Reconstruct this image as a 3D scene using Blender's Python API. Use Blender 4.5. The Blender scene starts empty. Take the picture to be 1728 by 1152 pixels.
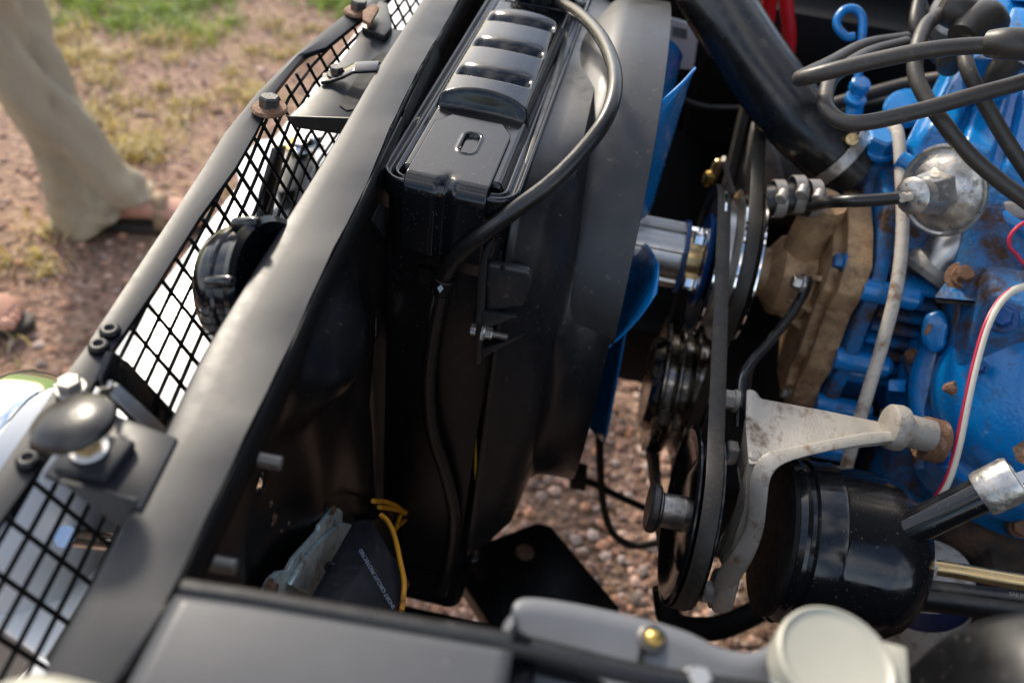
import bpy, bmesh, math, random
from mathutils import Vector as V, Matrix
random.seed(7)
S = bpy.context.scene
COL = S.collection
R = math.radians
# ------------------------------------------------------------------ camera
F = 1470.0; PIT = R(42); ROLL = math.atan(.15); YAW = R(4); CAM = V((0, 0, 1.30))
def ray(u, v):
    du, dv = u - 864, v - 576
    c, s = math.cos(ROLL), math.sin(ROLL)
    a = (du * c + dv * s) / F; b = (-du * s + dv * c) / F
    cp, sp = math.cos(PIT), math.sin(PIT)
    x, y, z = a, cp - b * sp, -sp - b * cp
    cy, sy = math.cos(YAW), math.sin(YAW)
    return V((x * cy - y * sy, x * sy + y * cy, z))
def at(u, v, x=None, y=None, z=None, d=None):
    """survey helper: where the sight line (u, v) of the photograph meets a real plane of the car"""
    r = ray(u, v)
    if x is not None: t = (x - CAM.x) / r.x
    elif y is not None: t = (y - CAM.y) / r.y
    elif z is not None: t = (z - CAM.z) / r.z
    else: t = d
    return CAM + r * t
cam = bpy.data.cameras.new('camera'); cam_o = bpy.data.objects.new('camera', cam); COL.objects.link(cam_o)
fw = ray(864, 576); rt = (ray(865, 576) - fw) * F; dn = (ray(864, 577) - fw) * F
cam_o.matrix_world = Matrix(((rt.x, -dn.x, -fw.x, CAM.x), (rt.y, -dn.y, -fw.y, CAM.y), (rt.z, -dn.z, -fw.z, CAM.z), (0, 0, 0, 1)))
cam.sensor_width = 36; cam.lens = F / 1728 * 36; cam.clip_start = .02; cam.clip_end = 500
cam.dof.use_dof = True; cam.dof.focus_distance = .65; cam.dof.aperture_fstop = 4.5; cam.dof.aperture_blades = 9
S.camera = cam_o
S.render.resolution_x = 1024; S.render.resolution_y = 682
# ------------------------------------------------------------------ sky, sun, exposure
SUN_AZ, SUN_EL = R(-37), R(34)         # azimuth measured from +Y (across the car) towards +X (rear)
w = bpy.data.worlds.new('World'); S.world = w; w.use_nodes = True
nt = w.node_tree; nt.nodes.clear()
sky = nt.nodes.new('ShaderNodeTexSky'); sky.sky_type = 'NISHITA'; sky.sun_disc = False
sky.sun_elevation = SUN_EL; sky.sun_rotation = SUN_AZ; sky.dust_density = 2.0; sky.air_density = 1.0
tc = nt.nodes.new('ShaderNodeTexCoord'); nz = nt.nodes.new('ShaderNodeTexNoise')
nz.inputs['Scale'].default_value = 2.2; nz.inputs['Detail'].default_value = 6; nz.inputs['Roughness'].default_value = .6
rp = nt.nodes.new('ShaderNodeValToRGB'); rp.color_ramp.elements[0].position = .48; rp.color_ramp.elements[1].position = .78
mx = nt.nodes.new('ShaderNodeMix'); mx.data_type = 'RGBA'; mx.inputs[7].default_value = (12.0, 11.6, 11.0, 1)
bg = nt.nodes.new('ShaderNodeBackground'); bg.inputs['Strength'].default_value = .13
wo = nt.nodes.new('ShaderNodeOutputWorld')
L = nt.links.new
L(tc.outputs['Generated'], nz.inputs['Vector']); L(nz.outputs['Fac'], rp.inputs['Fac']); L(rp.outputs['Color'], mx.inputs[0])
L(sky.outputs['Color'], mx.inputs[6]); L(mx.outputs[2], bg.inputs['Color']); L(bg.outputs[0], wo.inputs['Surface'])
sl = bpy.data.lights.new('sun', 'SUN'); sl.energy = 2.2; sl.angle = R(6); sl.color = (1, .90, .75)
so = bpy.data.objects.new('sun', sl); COL.objects.link(so); so.location = (3, 6, 6)
sd = V((math.sin(SUN_AZ) * math.cos(SUN_EL), math.cos(SUN_AZ) * math.cos(SUN_EL), math.sin(SUN_EL)))
so.rotation_euler = sd.to_track_quat('Z', 'Y').to_euler()
S.view_settings.view_transform = 'Standard'; S.view_settings.look = 'None'; S.view_settings.gamma = 1
S.view_settings.exposure = 1.0
S.view_settings.use_curve_mapping = False
S.render.engine = 'CYCLES'
# ------------------------------------------------------------------ materials
MATS = {}
def mat(name, col, rough=.5, metal=0., var=.12, vscale=40, dirt=None, damt=.0, dscale=35, dsharp=.08, bump=0., bscale=300, coat=0., rvar=.12, sss=0, island=0., spec=.5):
    m = bpy.data.materials.new(name); m.use_nodes = True; n = m.node_tree.nodes; l = m.node_tree.links.new
    b = n['Principled BSDF']
    t = n.new('ShaderNodeTexCoord'); co = t.outputs['Object']
    a = n.new('ShaderNodeTexNoise'); a.inputs['Scale'].default_value = vscale; a.inputs['Detail'].default_value = 7; a.inputs['Roughness'].default_value = .62
    l(co, a.inputs['Vector'])
    c4 = (*col, 1)
    mix = n.new('ShaderNodeMix'); mix.data_type = 'RGBA'
    mix.inputs[6].default_value = tuple(min(1, x * (1 - var * 1.6)) for x in col) + (1,)
    mix.inputs[7].default_value = tuple(min(1, x * (1 + var * 1.6)) for x in col) + (1,)
    l(a.outputs['Fac'], mix.inputs[0]); out = mix.outputs[2]
    if island:
        g = n.new('ShaderNodeNewGeometry'); hs = n.new('ShaderNodeHueSaturation')
        mr = n.new('ShaderNodeMapRange'); mr.inputs[3].default_value = 1 - island; mr.inputs[4].default_value = 1 + island
        l(g.outputs['Random Per Island'], mr.inputs[0]); l(mr.outputs[0], hs.inputs['Value'])
        w2 = n.new('ShaderNodeTexWhiteNoise'); w2.noise_dimensions = '1D'; l(g.outputs['Random Per Island'], w2.inputs['W'])
        m2 = n.new('ShaderNodeMapRange'); m2.inputs[3].default_value = .55; m2.inputs[4].default_value = 1.25; l(w2.outputs['Value'], m2.inputs[0]); l(m2.outputs[0], hs.inputs['Saturation'])
        l(out, hs.inputs['Color']); out = hs.outputs['Color']
    rf = n.new('ShaderNodeMapRange'); rf.inputs[1].default_value = .25; rf.inputs[2].default_value = .75
    rf.inputs[3].default_value = max(.02, rough - rvar * .6); rf.inputs[4].default_value = min(1, rough + rvar)
    a2 = n.new('ShaderNodeTexNoise'); a2.inputs['Scale'].default_value = vscale * 2.7; a2.inputs['Detail'].default_value = 6; l(co, a2.inputs['Vector'])
    l(a2.outputs['Fac'], rf.inputs[0]); rout = rf.outputs[0]
    if dirt and damt > 0:
        d = n.new('ShaderNodeTexNoise'); d.inputs['Scale'].default_value = dscale; d.inputs['Detail'].default_value = 9; d.inputs['Roughness'].default_value = .68
        l(co, d.inputs['Vector'])
        r = n.new('ShaderNodeMapRange'); p = .70 - damt * .4
        r.inputs[1].default_value = p - dsharp; r.inputs[2].default_value = p + dsharp
        l(d.outputs['Fac'], r.inputs[0])
        m2 = n.new('ShaderNodeMix'); m2.data_type = 'RGBA'; m2.inputs[7].default_value = (*dirt, 1)
        l(r.outputs[0], m2.inputs[0]); l(out, m2.inputs[6]); out = m2.outputs[2]
        m3 = n.new('ShaderNodeMix'); l(r.outputs[0], m3.inputs[0]); l(rout, m3.inputs[2]); m3.inputs[3].default_value = .85; rout = m3.outputs[0]
        if metal > 0:
            m4 = n.new('ShaderNodeMix'); l(r.outputs[0], m4.inputs[0]); m4.inputs[2].default_value = metal; m4.inputs[3].default_value = 0; l(m4.outputs[0], b.inputs['Metallic'])
    l(out, b.inputs['Base Color']); l(rout, b.inputs['Roughness'])
    if not (dirt and damt > 0 and metal > 0): b.inputs['Metallic'].default_value = metal
    b.inputs['Specular IOR Level'].default_value = spec; b.inputs['Coat Weight'].default_value = coat; b.inputs['Coat Roughness'].default_value = .12
    if bump:
        bn = n.new('ShaderNodeTexNoise'); bn.inputs['Scale'].default_value = bscale; bn.inputs['Detail'].default_value = 5; l(co, bn.inputs['Vector'])
        bp = n.new('ShaderNodeBump'); bp.inputs['Strength'].default_value = bump; bp.inputs['Distance'].default_value = .002
        l(bn.outputs['Fac'], bp.inputs['Height']); l(bp.outputs['Normal'], b.inputs['Normal'])
    MATS[name] = m
    return m
DUST = (.16, .13, .10); RUST = (.16, .055, .02)
mat('satin_black', (.023, .025, .029), .38, spec=.24, var=.06, rvar=.05, dirt=DUST, damt=.05, dscale=520, dsharp=.03, bump=.035, bscale=22)
mat('gloss_black', (.006, .0065, .008), .13, var=.2, dirt=DUST, damt=.02, dscale=330, bump=.03, bscale=35, rvar=.09)
mat('worn_black', (.005, .0055, .0065), .34, var=.3, dirt=DUST, damt=.015, dscale=260, bump=.06, bscale=40, spec=.35)
mat('panel_black', (.004, .0045, .0055), .32, var=.1, rvar=.04, spec=.35, dirt=DUST, damt=.03, dscale=220, bump=.05, bscale=30)
mat('shroud_black', (.010, .011, .0135), .34, var=.3, dirt=DUST, damt=.02, dscale=200, bump=.04, bscale=40, spec=.5)
mat('dark_chrome', (.34, .31, .27), .16, metal=1, var=.2, dirt=(.03, .02, .012), damt=.25, dscale=40)
mat('shroud_satin', (.022, .023, .025), .38, var=.25, vscale=18, dirt=DUST, damt=.04, dscale=120, bump=.05, bscale=30)
mat('deep_black', (.004, .004, .0045), .6, var=.3, spec=.2)
mat('grey_paint', (.055, .058, .065), .40, spec=.3, var=.06, rvar=.05, dirt=DUST, damt=.01, dscale=200, bump=.03, bscale=30)
mat('flap_grey', (.125, .13, .14), .42, var=.12, rvar=.06, bump=.04, bscale=30)
mat('rubber', (.011, .0105, .010), .30, var=.25, dirt=(.09, .075, .06), damt=.03, dscale=160, bump=.05, bscale=400)
mat('hose_rubber', (.009, .009, .0092), .24, var=.2, rvar=.14, vscale=25, dirt=(.08, .07, .06), damt=.06, dscale=60, bump=.05, bscale=120)
mat('wire_rubber', (.036, .030, .024), .42, var=.2, dirt=(.12, .09, .06), damt=.10, dscale=120, bump=.1, bscale=500)
mat('belt', (.022, .019, .015), .55, var=.3, dirt=(.10, .065, .03), damt=.18, dscale=300)
mat('blue', (.001, .180, .50), .22, var=.12, vscale=25, dirt=(.03, .045, .06), damt=.14, dscale=55, dsharp=.1, bump=.30, bscale=260, coat=.3)
mat('blue_worn', (.002, .135, .37), .28, var=.35, vscale=20, dirt=(.055, .028, .014), damt=.50, dscale=24, dsharp=.09, bump=.6, bscale=240)
mat('blue_dark', (.003, .06, .22), .30, var=.3, dirt=(.02, .02, .022), damt=.25, dscale=30, bump=.2, bscale=200)
mat('bronze', (.42, .265, .14), .42, metal=.30, var=.25, vscale=25, dirt=(.10, .045, .022), damt=.33, dscale=38, dsharp=.12, bump=.5, bscale=400)
mat('cast_alu', (.38, .35, .305), .52, metal=.40, var=.22, vscale=30, dirt=(.15, .095, .055), damt=.26, dscale=55, bump=.30, bscale=700)
mat('dull_alu', (.30, .28, .26), .45, metal=.6, var=.2, dirt=(.12, .08, .05), damt=.2, bump=.3, bscale=300)
mat('zinc_spotted', (.50, .48, .45), .30, metal=.85, var=.3, vscale=60, dirt=(.30, .22, .15), damt=.25, dscale=90, bump=.3, bscale=150)
mat('zinc_blue', (.45, .60, .62), .30, metal=.35, var=.5, vscale=45, dirt=(.17, .10, .06), damt=.25, dscale=60, bump=.08, bscale=200)
mat('chrome', (.82, .82, .82), .07, metal=1, var=.04, rvar=.05)
mat('brushed', (.50, .48, .45), .32, metal=1, var=.1, rvar=.1)
mat('steel', (.42, .40, .37), .34, metal=.9, var=.2, dirt=RUST, damt=.15, dscale=150, bump=.2)
mat('dark_steel', (.08, .078, .075), .42, metal=.6, var=.3, dirt=RUST, damt=.18, dscale=120, bump=.3)
mat('rusty', (.17, .085, .045), .7, metal=.2, var=.4, vscale=80, dirt=(.30, .20, .13), damt=.25, dscale=120, bump=.6, bscale=300)
mat('brass', (.55, .36, .10), .26, metal=1, var=.15, dirt=(.2, .12, .05), damt=.1)
mat('gold_zinc', (.60, .42, .20), .28, metal=.9, var=.2)
mat('white_paint', (.80, .80, .79), .22, var=.03, coat=.4)
mat('cream_paint', (.34, .33, .27), .38, var=.08, bump=.12, bscale=40)
mat('old_white', (.50, .45, .38), .5, var=.2, dirt=(.22, .13, .08), damt=.3, dscale=60, bump=.3)
mat('yellow', (.75, .52, .01), .45, var=.05)
mat('orange_wire', (.70, .30, .01), .45, var=.1, dirt=(.12, .06, .02), damt=.1)
mat('copper', (.45, .13, .04), .5, metal=.5, var=.2)
mat('red', (.55, .008, .012), .3, var=.08)
mat('wire_white', (.68, .62, .50), .4, var=.06)
mat('wire_red', (.55, .015, .05), .4, var=.06)
mat('label_white', (.55, .58, .62), .5, var=.05)
mat('navy_plastic', (.012, .014, .020), .42, var=.3, dirt=(.06, .045, .03), damt=.10, dscale=120, bump=.15, bscale=80)
mat('print_grey', (.42, .48, .58), .5, var=.05)
mat('print_tan', (.34, .27, .20), .5, var=.05)
mat('trouser', (.37, .315, .225), .9, var=.12, vscale=15, bump=.5, bscale=900)
mat('shirt', (.10, .14, .22), .9, var=.1, bump=.3, bscale=600)
mat('skin', (.52, .27, .19), .5, var=.12, vscale=30)
mat('hair', (.05, .03, .02), .6, var=.3)
mat('sandal', (.03, .025, .022), .6, var=.3)
mat('sandal_strap', (.28, .19, .11), .6, var=.2)
mat('stone', (.42, .25, .18), .85, var=.25, vscale=120, island=.62, bump=.4, bscale=500)
mat('grass_dry', (.60, .47, .18), .8, var=.2, vscale=4, island=.4)
mat('grass_green', (.30, .40, .04), .7, var=.2, vscale=4, island=.4)
mat('filter_white', (.50, .49, .46), .45, var=.12, dirt=(.20, .12, .07), damt=.25, dscale=70)
mat('filter_blue', (.02, .03, .10), .45, var=.1)
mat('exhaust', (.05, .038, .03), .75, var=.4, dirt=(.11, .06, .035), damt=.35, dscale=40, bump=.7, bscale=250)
mat('glass_clear', (.75, .80, .85), .05, metal=.6, var=.05)
# ------------------------------------------------------------------ builders
def thing(name, label, cat, loc=(0, 0, 0), group=None):
    o = bpy.data.objects.new(name, None); COL.objects.link(o); o.location = loc; o.empty_display_size = .02
    o['label'] = label; o['category'] = cat
    if group: o['group'] = group
    return o
def wloc(o):
    p = V((0, 0, 0))
    while o is not None:
        p += V(o.location); o = o.parent
    return p
def mk(name, geo, m, parent=None, smooth=35, bevel=0, bseg=2, solid=0, sub=0, label=None, cat=None, kind=None, group=None, origin=None):
    vs, fs = geo
    base = wloc(parent) if parent is not None else V(origin if origin is not None else (0, 0, 0))
    me = bpy.data.meshes.new(name)
    me.from_pydata([tuple(V(p) - base) for p in vs], [], fs); me.validate(); me.update()
    bm = bmesh.new(); bm.from_mesh(me)
    bmesh.ops.remove_doubles(bm, verts=bm.verts, dist=1e-5)
    bmesh.ops.recalc_face_normals(bm, faces=bm.faces)
    if bevel:
        es = [e for e in bm.edges if len(e.link_faces) == 2 and e.calc_face_angle(0) > R(28)]
        bmesh.ops.bevel(bm, geom=es, offset=bevel, segments=bseg, profile=.5, affect='EDGES', clamp_overlap=True)
    bm.to_mesh(me); bm.free()
    for p in me.polygons: p.use_smooth = smooth > 0
    if smooth > 0: me.set_sharp_from_angle(angle=R(smooth))
    o = bpy.data.objects.new(name, me); COL.objects.link(o); me.materials.append(MATS[m])
    if parent is not None: o.parent = parent
    elif origin is not None: o.location = origin
    if solid:
        md = o.modifiers.new('solid', 'SOLIDIFY'); md.thickness = solid; md.offset = -1
    if sub:
        md = o.modifiers.new('sub', 'SUBSURF'); md.levels = sub; md.render_levels = sub
    if label: o['label'] = label
    if cat: o['category'] = cat
    if kind: o['kind'] = kind
    if group: o['group'] = group
    return o
def inst(name, me, parent, loc, zdir=(0, 0, 1), xdir=None, scale=1.):
    """another copy of a shared mesh, its +Z along zdir, at a world place"""
    o = bpy.data.objects.new(name, me); COL.objects.link(o)
    q = V(zdir).normalized().to_track_quat('Z', 'Y')
    o.rotation_mode = 'QUATERNION'; o.rotation_quaternion = q
    o.location = V(loc) - (wloc(parent) if parent is not None else V())
    o.scale = (scale,) * 3
    if parent is not None: o.parent = parent
    return o
def join(*gs):
    vs, fs = [], []
    for a, b in gs:
        k = len(vs); vs += list(a); fs += [[i + k for i in f] for f in b]
    return vs, fs
def box(lo, hi):
    (a, b, c), (d, e, f) = lo, hi
    return [(a, b, c), (d, b, c), (d, e, c), (a, e, c), (a, b, f), (d, b, f), (d, e, f), (a, e, f)], [[0, 3, 2, 1], [4, 5, 6, 7], [0, 1, 5, 4], [1, 2, 6, 5], [2, 3, 7, 6], [3, 0, 4, 7]]
def prism(pts, vec):
    n = len(pts); vec = V(vec); a = [V(p) for p in pts]; b = [p + vec for p in a]
    return a + b, [list(range(n))[::-1], [n + i for i in range(n)]] + [[i, (i + 1) % n, n + (i + 1) % n, n + i] for i in range(n)]
def loft(rings, closed=True, cap=True):
    n = len(rings[0]); vs = [p for r in rings for p in r]; fs = []
    for k in range(len(rings) - 1):
        for i in range(n if closed else n - 1):
            j = (i + 1) % n
            fs.append([k * n + i, k * n + j, (k + 1) * n + j, (k + 1) * n + i])
    if cap and closed:
        fs.append(list(range(n))[::-1]); fs.append([(len(rings) - 1) * n + i for i in range(n)])
    return vs, fs
def frame(ax):
    ax = V(ax).normalized(); h = V((0, 0, 1)) if abs(ax.z) < .9 else V((1, 0, 0))
    a = ax.cross(h).normalized(); return ax, a, ax.cross(a).normalized()
def lathe(prof, o=(0, 0, 0), ax=(0, 0, 1), n=40, cap=True, sx=1., sy=1., wob=None):
    ax, a, b = frame(ax); o = V(o); rings = []
    for r, h in prof:
        rings.append([o + ax * h + (a * math.cos(2 * math.pi * i / n) * sx + b * math.sin(2 * math.pi * i / n) * sy) * (r * (wob(2 * math.pi * i / n) if wob else 1)) for i in range(n)])
    return loft(rings, True, cap)
def catmull(p, k=8):
    p = [V(q) for q in p]; q = [p[0] * 2 - p[1]] + p + [p[-1] * 2 - p[-2]]; out = []
    for i in range(1, len(q) - 2):
        for s in range(k):
            t = s / k
            out.append(.5 * ((2 * q[i]) + (q[i + 1] - q[i - 1]) * t + (2 * q[i - 1] - 5 * q[i] + 4 * q[i + 1] - q[i + 2]) * t * t + (3 * q[i] - q[i - 1] - 3 * q[i + 1] + q[i + 2]) * t ** 3))
    out.append(q[-2]); return out
def tube(pts, r, n=14, k=8, flat=1., raw=False):
    P = pts if raw else catmull(pts, k); P = [V(p) for p in P]; m = len(P)
    rr = (lambda i: r) if not isinstance(r, (list, tuple)) else (lambda i: r[min(len(r) - 2, int(i / (m - 1) * (len(r) - 1)))] * (1 - (i / (m - 1) * (len(r) - 1) - min(len(r) - 2, int(i / (m - 1) * (len(r) - 1))))) + r[min(len(r) - 1, int(i / (m - 1) * (len(r) - 1)) + 1)] * (i / (m - 1) * (len(r) - 1) - min(len(r) - 2, int(i / (m - 1) * (len(r) - 1)))))
    up = None; rings = []
    for i in range(m):
        t = (P[min(i + 1, m - 1)] - P[max(i - 1, 0)]).normalized()
        if up is None: _, up, _2 = frame(t)
        up = (up - t * up.dot(t)).normalized(); s = t.cross(up)
        rings.append([P[i] + (up * math.cos(2 * math.pi * j / n) + s * math.sin(2 * math.pi * j / n) * flat) * rr(i) for j in range(n)])
    return loft(rings)
def grid(nu, nv, f):
    vs = [f(i / (nu - 1), j / (nv - 1)) for j in range(nv) for i in range(nu)]
    return vs, [[j * nu + i, j * nu + i + 1, (j + 1) * nu + i + 1, (j + 1) * nu + i] for j in range(nv - 1) for i in range(nu - 1)]
def sheet(poly, t, nrm=None):
    """flat sheet along traced outline with real thickness t behind it"""
    p = [V(q) for q in poly]
    n = V((0, 0, 0))
    for i in range(len(p)): n += (p[i]).cross(p[(i + 1) % len(p)])
    n.normalize()
    if nrm is not None and n.dot(V(nrm)) < 0: n = -n
    return prism(p, -n * t)
def hexbolt(r, h, washer=0., wt=0., m='steel', shank=0., sr=0.):
    gs = []
    pts = [V((r * math.cos(math.pi / 3 * i), r * math.sin(math.pi / 3 * i), wt)) for i in range(6)]
    tp = [V((p.x, p.y, wt + h * .82)) for p in pts]; tt = [V((p.x * .86, p.y * .86, wt + h)) for p in pts]
    gs.append(loft([pts, tp, tt]))
    if washer: gs.append(lathe([(washer, -wt), (washer, wt * .5), (washer * .92, wt)], n=24))
    if shank: 
        prof = []
        k = 0
        while k * .0012 < shank:
            prof += [(sr, wt + h + k * .0012), (sr * .86, wt + h + k * .0012 + .0006)]; k += 1
        gs.append(lathe([(sr * .86, wt + h - .001)] + prof + [(sr * .7, wt + h + shank + .0006)], n=16))
    vs, fs = join(*gs)
    me = bpy.data.meshes.new('bolt'); me.from_pydata([tuple(v) for v in vs], [], fs)
    bm = bmesh.new(); bm.from_mesh(me); bmesh.ops.recalc_face_normals(bm, faces=bm.faces); bm.to_mesh(me); bm.free()
    for p in me.polygons: p.use_smooth = True
    me.set_sharp_from_angle(angle=R(30)); me.materials.append(MATS[m]); return me
def text(name, s, size, m, parent, loc, xd, nd):
    c = bpy.data.curves.new(name, 'FONT'); c.body = s; c.size = size; c.extrude = .00008
    c.align_x = 'LEFT'
    o = bpy.data.objects.new(name, c); COL.objects.link(o)
    dg = bpy.context.evaluated_depsgraph_get(); me = bpy.data.meshes.new_from_object(o.evaluated_get(dg))
    bpy.data.objects.remove(o)
    me.materials.clear(); me.materials.append(MATS[m])
    o = bpy.data.objects.new(name, me); COL.objects.link(o)
    x = V(xd).normalized(); n = V(nd).normalized(); n = (n - x * n.dot(x)).normalized(); y = n.cross(x)
    o.parent = parent
    o.matrix_local = Matrix(((x.x, y.x, n.x, 0), (x.y, y.y, n.y, 0), (x.z, y.z, n.z, 0), (0, 0, 0, 1)))
    o.location = V(loc) - wloc(parent)
    return o
def A(lst, **k): return [at(u, v, **k) for u, v in lst]
def AD(lst): return [at(u, v, d=d) for u, v, d in lst]

# ================================================================== GROUND
gm = bpy.data.materials.new('gravel_ground'); gm.use_nodes = True
n = gm.node_tree.nodes; l = gm.node_tree.links.new; b = n['Principled BSDF']; t = n.new('ShaderNodeTexCoord')
vo = n.new('ShaderNodeTexVoronoi'); vo.inputs['Scale'].default_value = 75; l(t.outputs['Object'], vo.inputs['Vector'])
sp = n.new('ShaderNodeSeparateColor'); l(vo.outputs['Color'], sp.inputs[0])
cr = n.new('ShaderNodeValToRGB'); e = cr.color_ramp.elements
e[0].position = 0; e[0].color = (.115, .07, .052, 1); e[1].position = 1; e[1].color = (.40, .275, .205, 1)
x = cr.color_ramp.elements.new(.5); x.color = (.28, .165, .12, 1); x = cr.color_ramp.elements.new(.75); x.color = (.31, .18, .115, 1)
l(sp.outputs[0], cr.inputs[0])
ns = n.new('ShaderNodeTexNoise'); ns.inputs['Scale'].default_value = 3.2; ns.inputs['Detail'].default_value = 8; ns.inputs['Roughness'].default_value = .65; l(t.outputs['Object'], ns.inputs['Vector'])
mr = n.new('ShaderNodeMapRange'); mr.inputs[1].default_value = .48; mr.inputs[2].default_value = .68; mr.inputs[4].default_value = .5; l(ns.outputs['Fac'], mr.inputs[0])
mm = n.new('ShaderNodeMix'); mm.data_type = 'RGBA'; mm.inputs[7].default_value = (.42, .30, .15, 1); l(mr.outputs[0], mm.inputs[0]); l(cr.outputs[0], mm.inputs[6])
sx = n.new('ShaderNodeSeparateXYZ'); l(t.outputs['Object'], sx.inputs[0])
ns2 = n.new('ShaderNodeTexNoise'); ns2.inputs['Scale'].default_value = 1.6; ns2.inputs['Detail'].default_value = 6; l(t.outputs['Object'], ns2.inputs['Vector'])
ma = n.new('ShaderNodeMath'); ma.operation = 'MULTIPLY_ADD'; ma.inputs[1].default_value = 2.2; l(ns2.outputs['Fac'], ma.inputs[0]); l(sx.outputs[1], ma.inputs[2])
mg = n.new('ShaderNodeMapRange'); mg.inputs[1].default_value = 4.9; mg.inputs[2].default_value = 5.3; l(ma.outputs[0], mg.inputs[0])
m3 = n.new('ShaderNodeMix'); m3.data_type = 'RGBA'; m3.inputs[7].default_value = (.18, .28, .04, 1); l(mg.outputs[0], m3.inputs[0]); l(mm.outputs[2], m3.inputs[6])
l(m3.outputs[2], b.inputs['Base Color']); b.inputs['Roughness'].default_value = .9
bp = n.new('ShaderNodeBump'); bp.inputs['Strength'].default_value = .8; bp.inputs['Distance'].default_value = .008; l(vo.outputs['Distance'], bp.inputs['Height']); l(bp.outputs[0], b.inputs['Normal'])
MATS['gravel_ground'] = gm
mk('ground', grid(41, 41, lambda a, b: (-120 + 240 * a, -120 + 240 * b, .0)), 'gravel_ground', kind='structure', smooth=0)
def stones(n, region, smin, smax):
    vs, fs = [], []
    ico = [(0, 0, 1), (.9, 0, .2), (.3, .85, .25), (-.7, .55, .15), (-.75, -.5, .3), (.25, -.85, .2), (0, 0, -.6)]
    tri = [(0, 1, 2), (0, 2, 3), (0, 3, 4), (0, 4, 5), (0, 5, 1), (6, 2, 1), (6, 3, 2), (6, 4, 3), (6, 5, 4), (6, 1, 5)]
    for _ in range(n):
        x = random.uniform(region[0], region[1]); y = random.uniform(region[2], region[3])
        s = smin + (smax - smin) * random.random() ** 2.5; a = random.uniform(0, 6.28); q = random.uniform(.6, 1.3); h = random.uniform(.4, .9)
        c, d = math.cos(a), math.sin(a); k = len(vs)
        for p in ico:
            px, py = p[0] * s * q * random.uniform(.8, 1.2), p[1] * s
            vs.append((x + px * c - py * d, y + px * d + py * c, p[2] * s * h + s * .2))
        fs += [[i + k for i in f] for f in tri]
    return vs, fs
g1 = join(stones(5200, (-2.6, -.2, .7, 3.6), .005, .013), stones(4200, (-.2, .75, .6, 1.9), .005, .015), stones(420, (-2.4, .7, .7, 3.4), .012, .022))
o = mk('gravel', g1, 'stone', kind='stuff', smooth=0); o['label'] = 'loose reddish brown gravel stones scattered over the ground'; o['category'] = 'gravel'
def tufts(centres, nb, h, spread):
    vs, fs = [], []
    for (x, y, sc) in centres:
        for _ in range(nb):
            a = random.uniform(0, 6.28); r = abs(random.gauss(0, spread)) * sc; bx, by = x + r * math.cos(a), y + r * math.sin(a)
            hh = h * sc * random.uniform(.4, 1.1); ln = random.uniform(.3, 1.3) * hh; b = random.uniform(0, 6.28); wd = .0022
            c, s = math.cos(b), math.sin(b); k = len(vs)
            vs += [(bx - s * wd, by + c * wd, 0), (bx + s * wd, by - c * wd, 0), (bx + c * ln * .4 + s * wd * .7, by + s * ln * .4 - c * wd * .7, hh * .65), (bx + c * ln * .4 - s * wd * .7, by + s * ln * .4 + c * wd * .7, hh * .65), (bx + c * ln, by + s * ln, hh * .9)]
            fs += [[k, k + 1, k + 2, k + 3], [k + 3, k + 2, k + 4]]
    return vs, fs
dry = []
for u, v in [(190, 90), (240, 60), (110, 80), (155, 130), (215, 190), (160, 205), (250, 235), (180, 250), (300, 300), (230, 240), (400, 160), (340, 60), (430, 60), (380, 185), (95, 410), (10, 470), (290, 80), (310, 245), (120, 60), (480, 40), (200, 120)]:
    p = at(u, v, z=0); dry += [(p.x + random.gauss(0, .07), p.y + random.gauss(0, .09), random.uniform(.6, 1.2)) for _ in range(3)]
o = mk('dry_grass', tufts(dry, 90, .035, .05), 'grass_dry', kind='stuff', smooth=0); o['label'] = 'dry yellow grass tufts growing through the gravel'; o['category'] = 'grass'
grn = []
for u, v in [(245, 12), (300, 18), (225, 34), (330, 4), (560, 0), (600, -14), (640, -4), (690, -10), (520, -20), (290, -20), (420, -25), (150, 12)]:
    p = at(u, v, z=0); grn += [(p.x + random.gauss(0, .08), p.y + random.gauss(0, .10), random.uniform(.5, 1.1)) for _ in range(6)]
o = mk('green_grass', tufts(grn, 110, .05, .08), 'grass_green', kind='stuff', smooth=0); o['label'] = 'bright green grass at the far edge of the gravel'; o['category'] = 'grass'

# ================================================================== BODYWORK ROUND THE BAY
# front grille: top band, brace, woven wire, rivets
gr = thing('grille', 'black grille with flat top band and diamond wire mesh behind the bumper', 'grille', (-.25, .5, .55))
GX = -.238
bo = [(-60, 875), (0, 787), (50, 714), (98, 643), (137, 593), (203, 492), (286, 367), (340, 283), (376, 225), (430, 160), (492, 97), (545, 52), (590, 17), (650, -32)]
bi = [(-60, 970), (0, 880), (60, 796), (149, 662), (187, 593), (257, 492), (336, 367), (397, 283), (430, 225), (466, 152), (513, 93), (550, 80), (600, 40), (700, -38)]
bo_w = A(bo, z=.96); bi_w = A(bi, z=.958)
rings = []
for p, q in zip(bo_w, bi_w):
    dwn = V((0, 0, -.012))
    rings.append([p + V((-.004, 0, -.016)), p + V((-.002, 0, -.005)), p + (q - p) * .06, p + (q - p) * .5 + V((0, 0, .001)), q, q + V((0, 0, -.004))])
mk('top_band', loft(rings, closed=False), 'satin_black', gr, smooth=18, solid=.0016)
riv = hexbolt(.0042, .0022, .0055, .0012, 'dark_steel')
def rivet():
    g = lathe([(.0058, -.0006), (.0056, .0012), (.0042, .0026), (.0026, .0028), (.0022, .0010), (.0, .0008)], n=20)
    me = bpy.data.meshes.new('rivet'); me.from_pydata([tuple(v) for v in g[0]], [], g[1]); me.materials.append(MATS['worn_black'])
    for p in me.polygons: p.use_smooth = True
    return me
RIV = rivet()
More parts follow.
